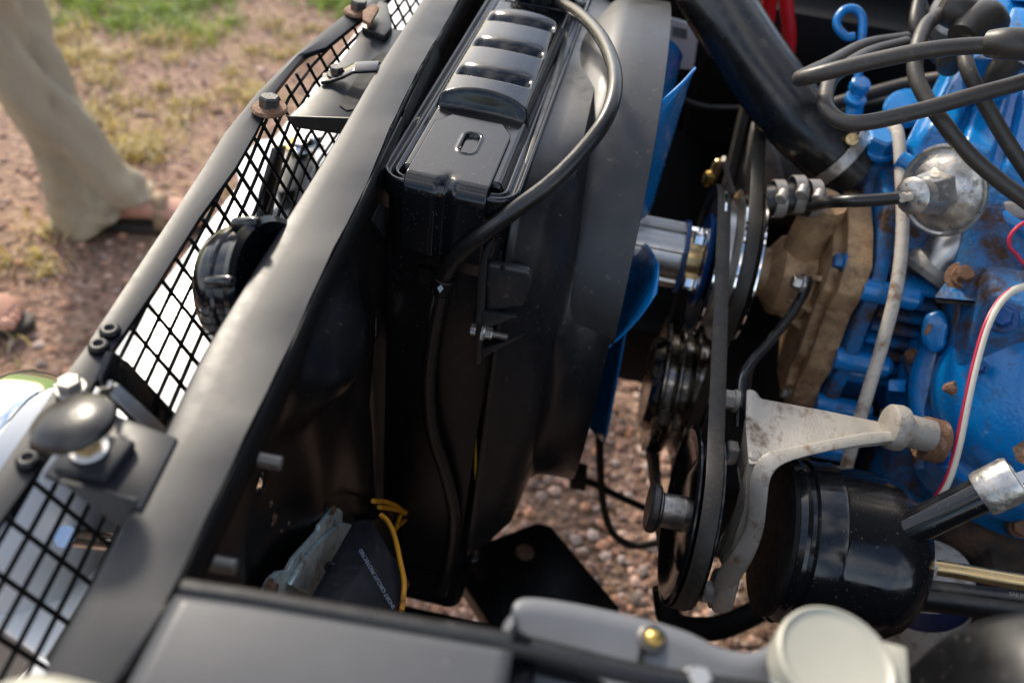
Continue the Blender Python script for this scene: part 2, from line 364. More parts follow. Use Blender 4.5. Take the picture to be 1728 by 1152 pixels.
for u, v in [(186, 559), (167, 585), (48, 777), (72, 745)]: inst('rivet', RIV, gr, at(u, v, z=.9608))
# woven wire mesh: the grille plane leans back towards the engine as it goes down
def gxat(y):
    ps_ = bi_w
    if y <= ps_[0].y: return ps_[0].x
    for p, q in zip(ps_, ps_[1:]):
        if p.y <= y <= q.y: return p.x + (q.x - p.x) * (y - p.y) / max(1e-6, q.y - p.y)
    return ps_[-1].x
def gxs(y): return sum(gxat(y + d_) for d_ in (-.06, -.03, 0, .03, .06)) / 5 - .001
def gp(y, z): return V((gxs(y) + .45 * (.957 - z), y, z))
for k in range(-16, 46):
    y = .3344 + .0218 * k
    mk('mesh_wire', tube([gp(y - .004, .956) + V((.0008, 0, 0)), gp(y + .016, .79) + V((.0008, 0, 0))], .00140, n=6, raw=True), 'deep_black', gr)
for k in range(-7, 24):
    z0 = .9525 - .0107 * k; sl_ = .085
    lo_, hi_ = -.02, 1.28
    hi_ = min(hi_, .3344 + (.955 - z0) / sl_); lo_ = max(lo_, .3344 + (.80 - z0) / sl_)
    if hi_ - lo_ < .05: continue
    ys_ = [lo_ + (hi_ - lo_) * q_ / 14 for q_ in range(15)]
    mk('mesh_wire', tube([gp(y, z0 + (y - .3344) * sl_) - V((.0008, 0, 0)) for y in ys_], .00140, n=6, raw=True), 'deep_black', gr)
# brace behind the mesh
mk('brace', prism(A([(178, 592), (205, 606), (306, 716), (280, 742), (158, 640)], x=GX + .016), (.004, 0, 0)), 'gloss_black', gr, bevel=.001)
mk('brace', prism(A([(470, 250), (484, 246), (455, 390), (438, 400), (447, 330)], x=GX - .03), (-.006, 0, 0)), 'worn_black', gr, bevel=.001)
mk('clip_plate', prism(A([(172, 655), (190, 645), (280, 725), (255, 735)], x=GX + .03), (.003, 0, 0)), 'glass_clear', gr, bevel=.0006)
mk('clip_plate', prism(A([(152, 672), (162, 655), (180, 652), (184, 642), (187, 645), (183, 660), (172, 668), (162, 690)], x=GX + .033), (.002, 0, 0)), 'brushed', gr)
# bumper and white front panel far below the mesh
bu = thing('front_bumper', 'white painted front bumper seen through the grille mesh', 'bumper', (-.43, .75, .45))
by0, by1 = -.35, 1.95
def bprof(y):
    return [V((-.485, y, .50)), V((-.49, y, .58)), V((-.48, y, .603)), V((-.455, y, .61)), V((-.345, y, .602)), V((-.335, y, .585)), V((-.335, y, .50))]
mk('bumper_bar', loft([bprof(by0 + (by1 - by0) * i / 20) for i in range(21)]), 'white_paint', bu, smooth=40)
sp_ = thing('bumper_bracket', 'pale bumper mounting bracket with chrome bolt under grille', 'bracket', (-.33, .75, .6))
mk('plate', prism(A([(395, 270), (440, 235), (530, 230), (560, 260), (500, 330), (420, 380)], z=.63), (0, 0, -.008)), 'label_white', sp_, bevel=.002)
mk('block', prism(A([(455, 265), (505, 230), (530, 245), (498, 320), (470, 325)], z=.66), (0, 0, -.03)), 'worn_black', sp_, bevel=.003)
CH = hexbolt(.011, .010, .016, .002, 'chrome')
inst('bolt', CH, sp_, at(508, 250, z=.665)); inst('bolt', CH, sp_, at(530, 240, z=.665)); inst('bolt', hexbolt(.012, .01, .017, .002, 'brass'), sp_, at(503, 248, z=.66)); inst('bolt', CH, sp_, at(490, 300, z=.64))
# headlight
hl = thing('headlight', 'round headlight in a chrome ring on the white front corner', 'headlight', (-.33, .28, .75))
c = at(62, 905, x=-.30)
mk('bezel', lathe([(.098, -.02), (.104, -.005), (.106, .012), (.102, .022), (.094, .026), (.09, .02)], c + V((-.02, 0, -.005)), (-1, -.05, .1), n=56, cap=False), 'chrome', hl, solid=.003)
mk('headlight_shell', lathe([(.090, -.024), (.093, -.005), (.088, .02), (.06, .03), (0.001, .033)], c + V((-.02, 0, -.005)), (-1, -.05, .1), n=48), 'white_paint', hl)
mk('bucket', lathe([(.070, 0), (.066, .025), (.052, .045), (.03, .055), (.001, .057)], c + V((.004, .0, .04)), (1, .05, -.12), n=40), 'label_white', hl)
mk('adjuster_pin', tube(A([(110, 905), (195, 915)], x=-.235), .006, n=12, raw=True), 'chrome', hl)
mk('lens_bracket', prism(A([(140, 945), (185, 925), (178, 960), (130, 968)], x=-.26), (.006, 0, 0)), 'glass_clear', hl)
# white lower panel below the headlight
lp = thing('front_valance', 'white lower panel under the headlight behind the mesh', 'panel', (-.28, .2, .6))
mk('panel', prism(A([(66, 905), (225, 870), (85, 1112), (-70, 1010), (20, 960)], z=.83), (0, 0, -.01)), 'white_paint', lp, bevel=.003)
mk('flange', prism(A([(148, 990), (172, 955), (84, 1100), (76, 1108)], z=.85), (0, 0, -.02)), 'cream_paint', lp, bevel=.002)
# radiator support: top rail + vertical panel
rs = thing('radiator_support', 'satin black radiator support rail with vertical panel below it', 'support panel', (-.16, .4, .4))
Ls = A([(-12, 1290), (77, 1113), (140, 1000), (201, 883), (270, 735), (335, 600), (400, 493), (459, 400), (560, 240), (640, 105), (709, 0), (775, -98)], z=.97)
Rs = A([(146, 1290), (238, 1098), (288, 1003), (350, 870), (414, 739), (487, 588), (540, 470), (600, 350), (628, 290), (690, 150), (775, 0), (830, -98)], z=.97)
rings = []
for i in range(len(Ls)):
    pass
def resample(P, n):
    c = catmull(P, 12); d = [0]
    for i in range(1, len(c)): d.append(d[-1] + (c[i] - c[i - 1]).length)
    out = []; j = 0
    for k in range(n):
        t = d[-1] * k / (n - 1)
        while j < len(c) - 2 and d[j + 1] < t: j += 1
        f = (t - d[j]) / max(1e-9, d[j + 1] - d[j]); out.append(c[j].lerp(c[j + 1], min(1, f)))
    return out
Lr, Rr = resample(Ls, 60), resample(Rs, 60)
for i, (p, q) in enumerate(zip(Lr, Rr)):
    v_ = q - p; dent = .0009 * math.sin(i * .7) + .0006 * math.sin(i * 1.9 + 1)
    r = [p + V((.001, 0, -.035)), p + V((-.001, 0, -.012)), p + V((-.0004, 0, -.0055)), p + v_ * .02 + V((0, 0, -.0024)), p + v_ * .06 + V((0, 0, -.0006))]
    r += [p + v_ * k + V((0, 0, .0006 * math.sin(k * 3.1) + dent * k * k)) for k in (.15, .35, .55, .75, .9)]
    r += [p + v_ * .985 + V((0, 0, dent)), q + V((.0, 0, -.0012 + dent))]
    rings.append(r)
mk('rail_flange', loft([[q + V((-.0003, 0, -.0016)), q + V((-.0012, 0, -.03))] for q in Rr], closed=False), 'deep_black', rs, solid=.0014)
mk('rail', loft(rings, closed=False), 'satin_black', rs, smooth=24, solid=.0015)
PX = -.1475
def pan(a, b):
    y = .14 + a * .47; z = .966 - b * .67
    x = -.1385 - .030 * (y - .17) - .0008
    fade = min(1, b * 9)
    def bump(cy, cz, ry, rz, h):
        q = ((y - cy) / ry) ** 2 + ((z - cz) / rz) ** 2
        return h * math.exp(-q * q * .8) * fade
    x += bump(.395, .912, .05, .030, .026) + bump(.30, .80, .05, .12, -.014) + bump(.45, .62, .05, .18, .012) + bump(.48, .83, .03, .05, .006)
    return V((x, y, z))
pg = grid(80, 120, pan)
def hole(p):
    for (cu, cv, ry, rz) in ((462, 818, .007, .010), (640, 553, .003, .012)):
        c = at(cu, cv, x=PX)
        if abs((p.y - c.y) / ry) + abs((p.z - c.z) / rz) < 1.15: return True
    return False
fs = [f for f in pg[1] if not hole(sum((pg[0][i] for i in f), V()) / 4)]
mk('panel', (pg[0], fs), 'panel_black', rs, smooth=60, solid=.0014)
mk('dark_gap_filler', grid(30, 6, lambda a, b: V((-.1385 - .030 * (.60 - .17) - .022 * a - .0008, .60 + .55 * a, .966 - .25 * b))), 'deep_black', rs, solid=.0014)  # added black sheet that keeps the gap beside the radiator dark
mk('side_flange', prism(A([(690, 340), (705, 352), (690, 412), (662, 452), (660, 500), (668, 620), (682, 745), (690, 830), (706, 830), (698, 620), (694, 500), (704, 420), (716, 380)], x=-.146), (.0015, 0, 0)), 'worn_black', rs, smooth=20)
mk('gusset', prism(A([(628, 372), (642, 345), (665, 355), (690, 400), (668, 425)], x=-.149), (-.002, 0, 0)), 'satin_black', rs)
B13 = hexbolt(.0078, .0075, .0135, .0022, 'dark_steel')
o = inst('bolt', B13, rs, at(676, 489, x=-.143), (1, -.12, .02), scale=1.35)
for u, v in [(682, 538), (685, 590), (688, 625)]:
    p = at(u, v, x=-.143); mk('slot_edge', tube([p + V((0, -.002, .007)), p + V((.0006, .001, 0)), p + V((0, -.004, -.008))], .0006, n=6, k=4), 'brushed', rs)
ST = hexbolt(.006, .006, .0, .0, 'steel', shank=.016, sr=.0042)
inst('bolt', ST, rs, at(402, 768, x=-.150), (1, .1, -.1)); inst('bolt', ST, rs, at(318, 942, x=-.150), (1, .1, -.1))
for i, (u, v, s_) in enumerate([(462, 876, .0042), (457, 850, .002), (487, 882, .0012), (474, 895, .001)]):
    p = at(u, v, x=PX - .001); mk('rust_spot', lathe([(s_, 0), (s_ * .7, .0009), (s_ * .2, .0011)], p, (1, 0, 0), n=11, wob=lambda a: 1 + .25 * math.sin(3 * a) + .15 * math.sin(5 * a + 1)), 'rusty', rs)
# hood stop on its bracket
hb = thing('hood_stop', 'black rubber hood bumper on a brass bolt at the grille corner', 'hood stop', at(148, 775, z=.972))
pz = .972
mk('bracket', prism(A([(72, 800), (150, 700), (172, 690), (300, 738), (238, 860), (210, 845), (85, 806)], z=pz), (0, 0, -.003)), 'satin_black', hb, bevel=.001)
mk('bracket_flange', prism(A([(100, 812), (228, 845), (232, 900), (190, 880)], y=at(160, 830, z=pz).y - .001), (0, .002, 0)), 'satin_black', hb)
mk('square_plate', prism(A([(87, 790), (135, 725), (228, 741), (178, 806)], z=pz + .006), (0, 0, -.006)), 'satin_black', hb, bevel=.0015)
cb = at(150, 757, z=pz + .007)
mk('washer', lathe([(.0085, 0), (.0085, .0015), (.004, .0016)], cb, (0, 0, 1), n=28), 'white_paint', hb)
inst('nut', hexbolt(.0065, .006, 0, 0, 'gold_zinc'), hb, cb + V((0, 0, .0012)))
mk('stud', lathe([(.0035, 0), (.0035, .021)], cb, (-.12, .06, 1), n=16), 'gold_zinc', hb)
cd = at(124, 712, z=pz + .030)
mk('rubber_head', lathe([(.003, -.005), (.013, -.0048), (.0172, -.003), (.0180, -.001), (.0172, .0015), (.0135, .0038), (.007, .0052), (.0005, .0056)], cd, (-.18, .05, 1), n=44), 'rubber', hb)
inst('bolt', hexbolt(.006, .005, .008, .001, 'dull_alu'), hb, at(119, 655, z=.963))
# hood latch plate
hp = thing('hood_latch', 'black stamped hood latch plate between grille and support rail', 'latch', at(560, 150, z=.95))
lp_ = A([(482, 200), (500, 165), (548, 128), (556, 140), (600, 145), (640, 60), (680, 60), (640, 150), (596, 206), (500, 210)], z=.955)
mk('latch_plate', prism(A([(484, 200), (545, 140), (600, 68), (612, 45), (680, 50), (600, 206)], z=.955), (0, 0, -.003)), 'satin_black', hp, bevel=.0012)
mk('latch_lip', prism(A([(482, 196), (600, 200), (600, 230), (500, 216)], y=at(484, 200, z=.955).y - .0015), (0, .0015, 0)), 'worn_black', hp)
mk('slot', prism(A([(573, 178), (605, 125), (640, 118), (650, 130), (610, 182), (585, 186)], z=.9562), (0, 0, -.001)), 'deep_black', hp)
mk('slot', prism(A([(628, 100), (645, 88), (665, 90), (650, 110)], z=.9562), (0, 0, -.001)), 'deep_black', hp)
rings = []
for (u, v, zz) in [(545, 130, .959), (560, 128, .960), (580, 122, .966), (600, 112, .972), (640, 110, .972)]:
    a, b2 = at(u, v - 8, z=zz), at(u - 4, v + 8, z=zz); rings.append([a, b2, b2 - V((0, 0, .003)), a - V((0, 0, .003))])
mk('release_lever', loft(rings), 'gloss_black', hp, bevel=.0008)
BD = hexbolt(.0068, .0075, .0095, .0012, 'dark_steel'); BL = hexbolt(.0085, .0095, 0, 0, 'dark_steel')
inst('bolt', BD, hp, at(568, 126, z=.961), scale=.85)
for u, v in [(455, 186), (605, 22)]:
    p = at(u, v, z=.961); pass; mk('washer', lathe([(.0135, 0), (.014, .0012), (.0128, .003), (.007, .0042)], p, (0, 0, 1), n=30), 'rusty', hp); inst('bolt', BL, hp, p + V((0, 0, .003)), (.05, .1, 1), scale=.92)
mk('far_bracket', prism(A([(610, 45), (640, 0), (655, 5), (662, 45), (650, 60)], z=.962), (0, 0, -.012)), 'worn_black', hp, bevel=.002)
mk('rust_clip', prism(A([(612, 18), (630, 5), (640, 12), (625, 40), (612, 32)], z=.972), (0, 0, -.004)), 'rusty', hp, bevel=.001)
# horn
ho = thing('horn', 'glossy black round horn mounted behind the grille mesh', 'horn', at(440, 520, d=.545))
HS = .84
hc = at(458, 486, d=.545); hx = V((.93, -.12, .35)).normalized()
hbo = mk('horn_body', lathe([(r_ * HS, h_ * HS) for r_, h_ in [(.02, -.040), (.040, -.038), (.0465, -.033), (.0485, -.024), (.048, -.003), (.0525, -.001), (.0535, .004), (.049, .0065), (.046, .003), (.040, -.010), (.02, -.012), (.001, -.012)]], hc, hx, n=64), 'gloss_black', ho, smooth=40)
mk('rim_bead', lathe([(.0485 * HS, -.020 * HS), (.0500 * HS, -.018 * HS), (.0500 * HS, -.015 * HS), (.0485 * HS, -.013 * HS)], hc, hx, n=64, cap=False), 'gloss_black', hbo)
_, ha, hb_ = frame(hx)
for k in range(6):
    a = k * math.pi / 3 + .35; p = hc + (ha * math.cos(a) + hb_ * math.sin(a)) * .0515 * HS
    mk('lug', join(lathe([(.0034, -.012), (.0040, -.010), (.0040, .004), (.0028, .0065), (.001, .007)], p, hx, n=14)), 'gloss_black', hbo)
mk('terminal', lathe([(.009, 0), (.009, .012), (.006, .018), (.001, .018)], hc + hx * .0, hx, n=18), 'dull_alu', ho)

# near fender edge and its apron
fe = thing('fender_apron', 'grey painted fender apron top across the bottom of the view', 'fender', (.0, .1, .4))
fa = [at(u, v, z=.985) for u, v in [(296, 1004), (420, 1022), (560, 1046), (700, 1070), (866, 1098)]]
rings = []
for p in resample(fa, 24):
    rings.append([p + V((0, .004, -.30)), p + V((0, .004, -.012)), p + V((0, .002, -.003)), p, p + V((0, -.004, .001)), p + V((0, -.05, .0006)), p + V((0, -.12, 0)), p + V((0, -.14, -.004)), p + V((0, -.142, -.03))])
mk('apron_top', loft(rings, closed=False), 'grey_paint', fe, smooth=50, solid=.0016)
mk('joint_strip', prism(A([(268, 1030), (292, 1004), (215, 1130), (196, 1150), (180, 1190), (150, 1190)], z=.981), (0, 0, -.006)), 'rubber', fe, bevel=.001)
mk('edge_seal', tube([p + V((0, .005, -.004)) for p in fa] + [at(1090, 1140, z=.978), at(1330, 1175, z=.975)], .0045, n=10), 'rubber', fe)
mk('step', prism(A([(862, 1100), (905, 1108), (900, 1200), (850, 1200)], z=.972), (0, 0, -.02)), 'worn_black', fe, bevel=.002)
for u, v in [(1176, 1152)]: inst('bolt', hexbolt(.005, .005, .007, .001, 'brushed'), fe, at(u, v, z=.978))
cf = thing('fender_corner', 'cream white fender corner at the bottom left edge', 'fender', at(40, 1180, z=.99))
cpts = [at(u, v, z=.99) for u, v in [(-60, 1180), (0, 1152), (40, 1140), (80, 1137), (120, 1143), (190, 1165), (260, 1200)]]
mk('corner_skin', loft([[p, p + V((0, -.004, .003)), p + V((0, -.05, .006)), p + V((0, -.1, .004))] for p in resample(cpts, 20)], closed=False), 'cream_paint', cf, smooth=60, solid=.002)
# padded grey flap with grommet
fl = thing('splash_flap', 'grey rubber splash flap with brass grommet beside the round plate', 'flap', at(1050, 1120, z=.95))
top = [(864, 1060), (863, 1030), (872, 1012), (900, 1008), (960, 1016), (1030, 1030), (1100, 1047), (1160, 1066), (1210, 1090), (1250, 1100), (1285, 1096), (1310, 1080), (1330, 1068)]
tw = resample(A(top, z=.968), 50); rings = []
for i, p in enumerate(tw):
    rings.append([p + V((0, .002, -.004)), p, p + V((0, -.003, .002)), p + V((0, -.009, .001)), p + V((0, -.02, -.004)), p + V((0, -.045, -.005 + .002 * math.sin(i * .3))), p + V((0, -.09, -.002))])
mk('flap_sheet', loft(rings, closed=False), 'flap_grey', fl, smooth=70, solid=.0025)
gc = at(1100, 1078, z=.968)
mk('grommet', lathe([(.0065, -.002), (.0065, .0012), (.0045, .0022), (.003, .001)], gc, (0, -.1, 1), n=26), 'dark_steel', fl)
mk('grommet_pin', lathe([(.0038, -.002), (.0036, .002), (.002, .0034), (.0005, .0036)], gc + V((.0005, 0, 0)), (0, -.1, 1), n=20), 'brass', fl)
mk('slit', prism(A([(1080, 1092), (1090, 1093), (1082, 1140), (1070, 1140)], z=.9672), (0, 0, -.001)), 'deep_black', fl)
cp = thing('round_plate', 'pale round painted plate with a square tab in the foreground', 'plate', at(1420, 1110, z=.985))
cc = at(1412, 1112, z=.992)
pts = []
for k in range(40):
    a = 2 * math.pi * k / 40; pts.append(cc + V((math.cos(a) * .0235, math.sin(a) * .0235, 0)))
ring_o = []
mk('disc', lathe([(.0238, -.012), (.0240, -.003), (.0234, .0), (.0222, .0008), (.0205, -.0006), (.019, -.001), (.001, -.001)], cc, (0, 0, 1), n=60), 'cream_paint', cp)
mk('tab', prism(A([(1485, 1078), (1532, 1090), (1536, 1160), (1470, 1160)], z=.990), (0, 0, -.010)), 'cream_paint', cp, bevel=.0015)
mk('neck', prism(A([(1310, 1078), (1345, 1085), (1360, 1180), (1312, 1170)], z=.984), (0, 0, -.010)), 'label_white', cp, bevel=.0015)
wf = thing('inner_fender', 'black inner fender hump at the lower right corner', 'fender', (.25, .25, .6))
hpt = [at(u, v, y=.235) for u, v in [(1500, 1200), (1545, 1150), (1600, 1090), (1660, 1058), (1728, 1042), (1850, 1030), (2000, 1030)]]
mk('hump', loft([[p + V((0, .012, -.06)), p + V((0, .006, -.006)), p, p + V((0, -.02, .004)), p + V((0, -.14, .01))] for p in resample(hpt, 26)], closed=False), 'worn_black', wf, smooth=60, solid=.002)
mk('liner', prism([V((.005, .18, .99)), V((.005, .18, .35)), V((1.1, .18, .35)), V((1.1, .18, .80)), V((.30, .18, .80))], (0, -.003, 0)), 'deep_black', wf)

# ================================================================== far side of the bay
ff = thing('far_inner_fender', 'dark inner fender wall on the far side behind the fan', 'fender', (.4, 1.4, .5))
mk('wall', join(box((-.12, 1.33, .62), (1.3, 1.345, 1.02)), box((-.12, 1.345, .985), (1.3, 1.75, 1.0))), 'deep_black', ff)
mk('far_front_panel', box((-.16, 1.06, .66), (-.145, 1.75, .96)), 'worn_black', ff)
mk('frame_rail', box((-.5, 1.06, .305), (1.2, 1.15, .42)), 'deep_black', ff, bevel=.006)
mk('splash_shield', prism([V((-.14, 1.15, .41)), V((-.14, 1.34, .64)), V((1.2, 1.34, .64)), V((1.2, 1.15, .41))], (0, .003, 0)), 'deep_black', ff)
mk('oil_pan', box((.20, .74, .30), (.9, 1.06, .46)), 'deep_black', ff, bevel=.02)
fwall = thing('firewall', 'black firewall panel behind the engine', 'firewall', (1.05, .8, .4))
mk('wall', box((1.05, .0, .3), (1.06, 1.6, 1.05)), 'deep_black', fwall)
hd = thing('hood', 'unseen raised black hood added behind the engine for light and reflections', 'hood', (1.05, .8, 1.05))  # open hood out of view, added for its effect on light and reflections
mk('unseen_hood_panel', prism([V((1.08, .05, 1.06)), V((1.08, 1.60, 1.06)), V((.88, 1.52, 2.05)), V((.88, .13, 2.05))], (.02, 0, .004)), 'worn_black', hd, bevel=.004)
for y in (.35, .8, 1.25): mk('stiffener', prism([V((1.06, y - .04, 1.10)), V((1.06, y + .04, 1.10)), V((.885, y + .03, 1.98)), V((.885, y - .03, 1.98))], (.012, 0, .002)), 'worn_black', hd)
bx_ = thing('battery', 'dark battery box on the far fender behind the shroud', 'battery', (.2, 1.18, .8))
mk('case', box((.12, 1.17, .70), (.46, 1.32, .90)), 'deep_black', bx_, bevel=.004)
lb = thing('barcode_sticker_box', 'pale box with barcode sticker behind the fan shroud', 'box', at(1150, 80, d=1.22))
q = A([(1128, 30), (1162, 40), (1178, 62), (1170, 118), (1130, 114)], y=1.165)
stf = mk('sticker_face', prism(q, (0, .003, 0)), 'label_white', lb)
for i in range(6):
    u = 1136 + i * 4.2; mk('barcode_bar', prism(A([(u, 45 + i), (u + 2, 45 + i), (u + 1.5, 62 + i), (u - .5, 62 + i)], y=1.1635), (0, .001, 0)), 'deep_black', stf)
rc = thing('red_cable', 'thick bright red battery cable looping at the top', 'cable', at(1310, 0, y=1.1), )
mk('cable_run', tube([at(u, v, y=1.08) for u, v in [(1305, -120), (1302, -40), (1297, 20), (1286, 90), (1270, 150)]], .0085), 'red', rc)
mk('cable_run', tube([at(u, v, y=1.06) for u, v in [(1312, -120), (1322, -40), (1328, 20), (1332, 70), (1325, 110), (1310, 150)]], .0085), 'red', rc)
al = thing('alternator', 'dull aluminium alternator bracket half hidden behind the upper hose', 'alternator', at(1290, 330, d=1.05))
mk('casting', prism(A([(1270, 222), (1282, 215), (1318, 285), (1330, 340), (1258, 345), (1255, 300)], y=.98), (.0, .03, 0)), 'dull_alu', al, bevel=.004)
mk('body', lathe([(.02, -.06), (.065, -.055), (.07, -.03), (.07, .05), (.05, .07), (.01, .075)], at(1330, 290, y=1.07), (1, 0, 0), n=36), 'dark_steel', al)
mk('adjusting_arm', tube(A([(1221, 268), (1232, 310), (1250, 350)], y=.93), .006, flat=.5), 'dull_alu', al)
mk('terminal', lathe([(.006, 0), (.006, .012), (.004, .02), (.001, .022)], at(1206, 292, y=.97), (0, -.2, 1), n=14), 'gold_zinc', al)
mk('terminal', lathe([(.008, 0), (.009, .01), (.006, .016), (.001, .018)], at(1195, 308, y=.97), (0, -.3, 1), n=14), 'brass', al)
th = thing('far_cable', 'thin dark cable drooping in the shadow behind the fan', 'cable', at(1200, 170, y=1.1))
mk('cable_run', tube(A([(1130, 140), (1150, 165), (1190, 180), (1250, 182), (1300, 175)], y=1.12), .004), 'rubber', th)

# ================================================================== RADIATOR
ra = thing('radiator', 'glossy black radiator with ribbed top tank and strap bracket', 'radiator', (-.095, .8, .40))
r0 = V((-.1015, .533, .950)); rd = V((.030, 1, 0)).normalized(); rx = V((1, -.030, 0)).normalized()
def rw(s, t, h): return r0 + rx * s + rd * t + V((0, 0, h))
LEN = .537; HW = .0530
def rrect(off, h, rad=.020, k=7):
    hw = HW - off; a = off; b_ = LEN - off; r = max(.002, rad - off); out = []
    for cx, cy, a0 in ((hw - r, b_ - r, 0), (-hw + r, b_ - r, 90), (-hw + r, a + r, 180), (hw - r, a + r, 270)):
        for i in range(k):
            q = R(a0 + 90 * i / (k - 1)); out.append(rw(cx + r * math.cos(q), cy + r * math.sin(q), h))
    return out
prof = [(.006, -.075), (.005, -.020), (.002, -.017), (.0006, -.012), (0, -.006), (.0, -.001), (.0010, .0018), (.0026, .0022), (.0040, .0010), (.0048, -.0014), (.0062, -.0020), (.0078, -.0016), (.0088, .0000), (.0102, .0006), (.0118, -.0002), (.0135, -.0012), (.016, -.0012)]
mk('top_tank', loft([rrect(a, h) for a, h in prof]), 'gloss_black', ra, smooth=70)
def sm(a, b, x): x = max(0, min(1, (x - a) / (b - a))); return x * x * (3 - 2 * x)
def hump(a, b_):
    s = (a - .5) * 2 * .0415; t = .016 + b_ * .342
    side = sm(1, .86, abs(a - .5) * 2)
    pad = .007 * side
    archw = .0408
    ar = .009 + .0150 * math.sqrt(max(0, 1 - (s / archw) ** 2))
    ar *= side if side < 1 else 1
    on = sm(.118, .124, t + .12 * (s * s) / .036)
    off = 1 - sm(.300, .318, t)
    h = pad + (ar - pad) * on * off
    for k in range(3):
        tk = .152 + .061 * k + .30 * s * s / .036
        dt = (t - tk)
        pr = math.exp(-(dt / .0062) ** 6) if dt < 0 else math.exp(-(dt / .0095) ** 2)
        h -= .0095 * pr * sm(1, .78, abs(s) / .033) * on
    if b_ == 0 or a in (0, 1): h -= .004
    return rw(s, t, h - .0012)
mk('tank_hump', grid(70, 260, hump), 'gloss_black', ra, smooth=80)
def strap(a, b_):
    s = (a - .5) * .062; L_ = b_ * .165
    t = .100 - L_; h = .0085
    if L_ > .092:
        q = min(1, (L_ - .092) / .022) * math.pi / 2; t = .008 - .0135 * math.sin(q); h = .0085 - .0135 * (1 - math.cos(q))
        if L_ > .114: h -= (L_ - .114); 
    w_ = 1 - .34 * max(0, 1 - L_ / .016)
    s *= w_
    g_ = math.exp(-((s) / .0045) ** 2) * sm(.082, .10, L_) * .0036
    t += g_; h -= g_ * .4
    q = (s - .003) ** 2 / .0052 ** 2 + max(0, abs(t - .060) - .0095) ** 2 / .0052 ** 2
    if L_ < .09: h -= .0045 * math.exp(-q ** 3); h += .0010 * math.exp(-((math.sqrt(q) - 1.35) / .22) ** 2)
    return rw(s, t, h)
mk('strap_bracket', grid(64, 150, strap), 'gloss_black', ra, smooth=60, solid=.0014)
fc = rw(.004, .388, .004)
fnk = mk('filler_neck', lathe([(.026, -.003), (.026, .006), (.031, .008), (.031, .014)], fc, (0, 0, 1), n=40), 'gloss_black', ra)
mk('cap', lathe([(.033, .013), (.034, .016), (.033, .024), (.026, .027), (.001, .028)], fc, (0, 0, 1), n=40), 'rubber', fnk)
mk('overflow_nipple', tube([fc + V((.024, -.004, .004)), fc + V((.045, -.010, .004))], .0042, raw=True), 'gloss_black', ra)
mk('far_top_plate', box(tuple(rw(-.034, .36, .0)), tuple(rw(.03, .50, .007))), 'gloss_black', ra, bevel=.002)
cb0, cb1 = rw(-.03, .012, -.075), rw(.03, LEN - .012, -.44)
mk('side_plate', prism([rw(-.046, .010, -.05), rw(.046, .010, -.05), rw(.040, .010, -.55), rw(-.046, .010, -.55)], rd * .004), 'worn_black', ra, bevel=.001)
mk('core', prism([rw(-.028, .016, -.07), rw(.034, .016, -.07), rw(.034, .016, -.50), rw(-.028, .016, -.50)], rd * .50), 'deep_black', ra)
mk('bottom_tank', loft([rrect(.004, -.50), rrect(.004, -.56), rrect(.012, -.57)]), 'worn_black', ra)
mk('seam_edge', prism(A([(801, 610), (804, 610), (804, 690), (801, 690)], y=.549), (0, .002, 0)), 'copper', ra)
mk('seam_edge', prism(A([(801, 702), (804, 702), (804, 830), (801, 830)], y=.549), (0, .002, 0)), 'yellow', ra)
wst = mk('warning_sticker', prism([rw(.0486, .03, -.010), rw(.0486, .155, -.006), rw(.0489, .155, -.05), rw(.0489, .03, -.05)], rx * .0008), 'yellow', ra)
for k in range(5): mk('sticker_line', prism([rw(.0497, .035 + .018 * k, -.012), rw(.0497, .048 + .018 * k, -.011), rw(.0497, .048 + .018 * k, -.013), rw(.0497, .035 + .018 * k, -.014)], rx * .0004), 'deep_black', wst)
mk('hose_bracket', prism(A([(706, 452), (730, 458), (735, 480), (768, 470), (768, 500), (735, 500), (708, 480)], y=.537), (0, .0015, 0)), 'worn_black', ra)
# overflow hose
oh = thing('overflow_hose', 'black rubber overflow hose looping from radiator cap down its side', 'hose', at(745, 480, y=.53))
hpts = [at(938, 2, z=.962), at(975, 22, z=.985), at(1012, 60, z=1.000), at(1034, 108, z=1.006), at(1037, 155, z=1.006), at(1020, 205, z=.998), at(980, 258, z=.982), at(930, 308, z=.965), at(872, 352, z=.947), at(815, 395, z=.925), at(775, 428, y=.524), at(752, 462, y=.526), at(743, 500, y=.528), at(730, 570, y=.53), at(722, 650, y=.53), at(730, 730, y=.53), at(752, 800, y=.53), at(766, 870, y=.53), at(760, 940, y=.53), at(745, 1000, y=.53)]
mk('hose_run', tube(hpts, [.0056, .0060, .0060, .0064, .0068, .0068, .0066, .0066], n=18, k=8), 'rubber', oh, smooth=80)
hc_ = at(747, 478, y=.527)
mk('hose_clip', lathe([(.0088, -.008), (.0092, -.006), (.0092, .006), (.0088, .008)], hc_, (.16, -.05, 1), n=24, cap=False), 'worn_black', oh, solid=.001)
mk('scuff', prism(A([(738, 486), (744, 482), (748, 488), (742, 494)], y=.516), (0, .001, 0)), 'label_white', oh)

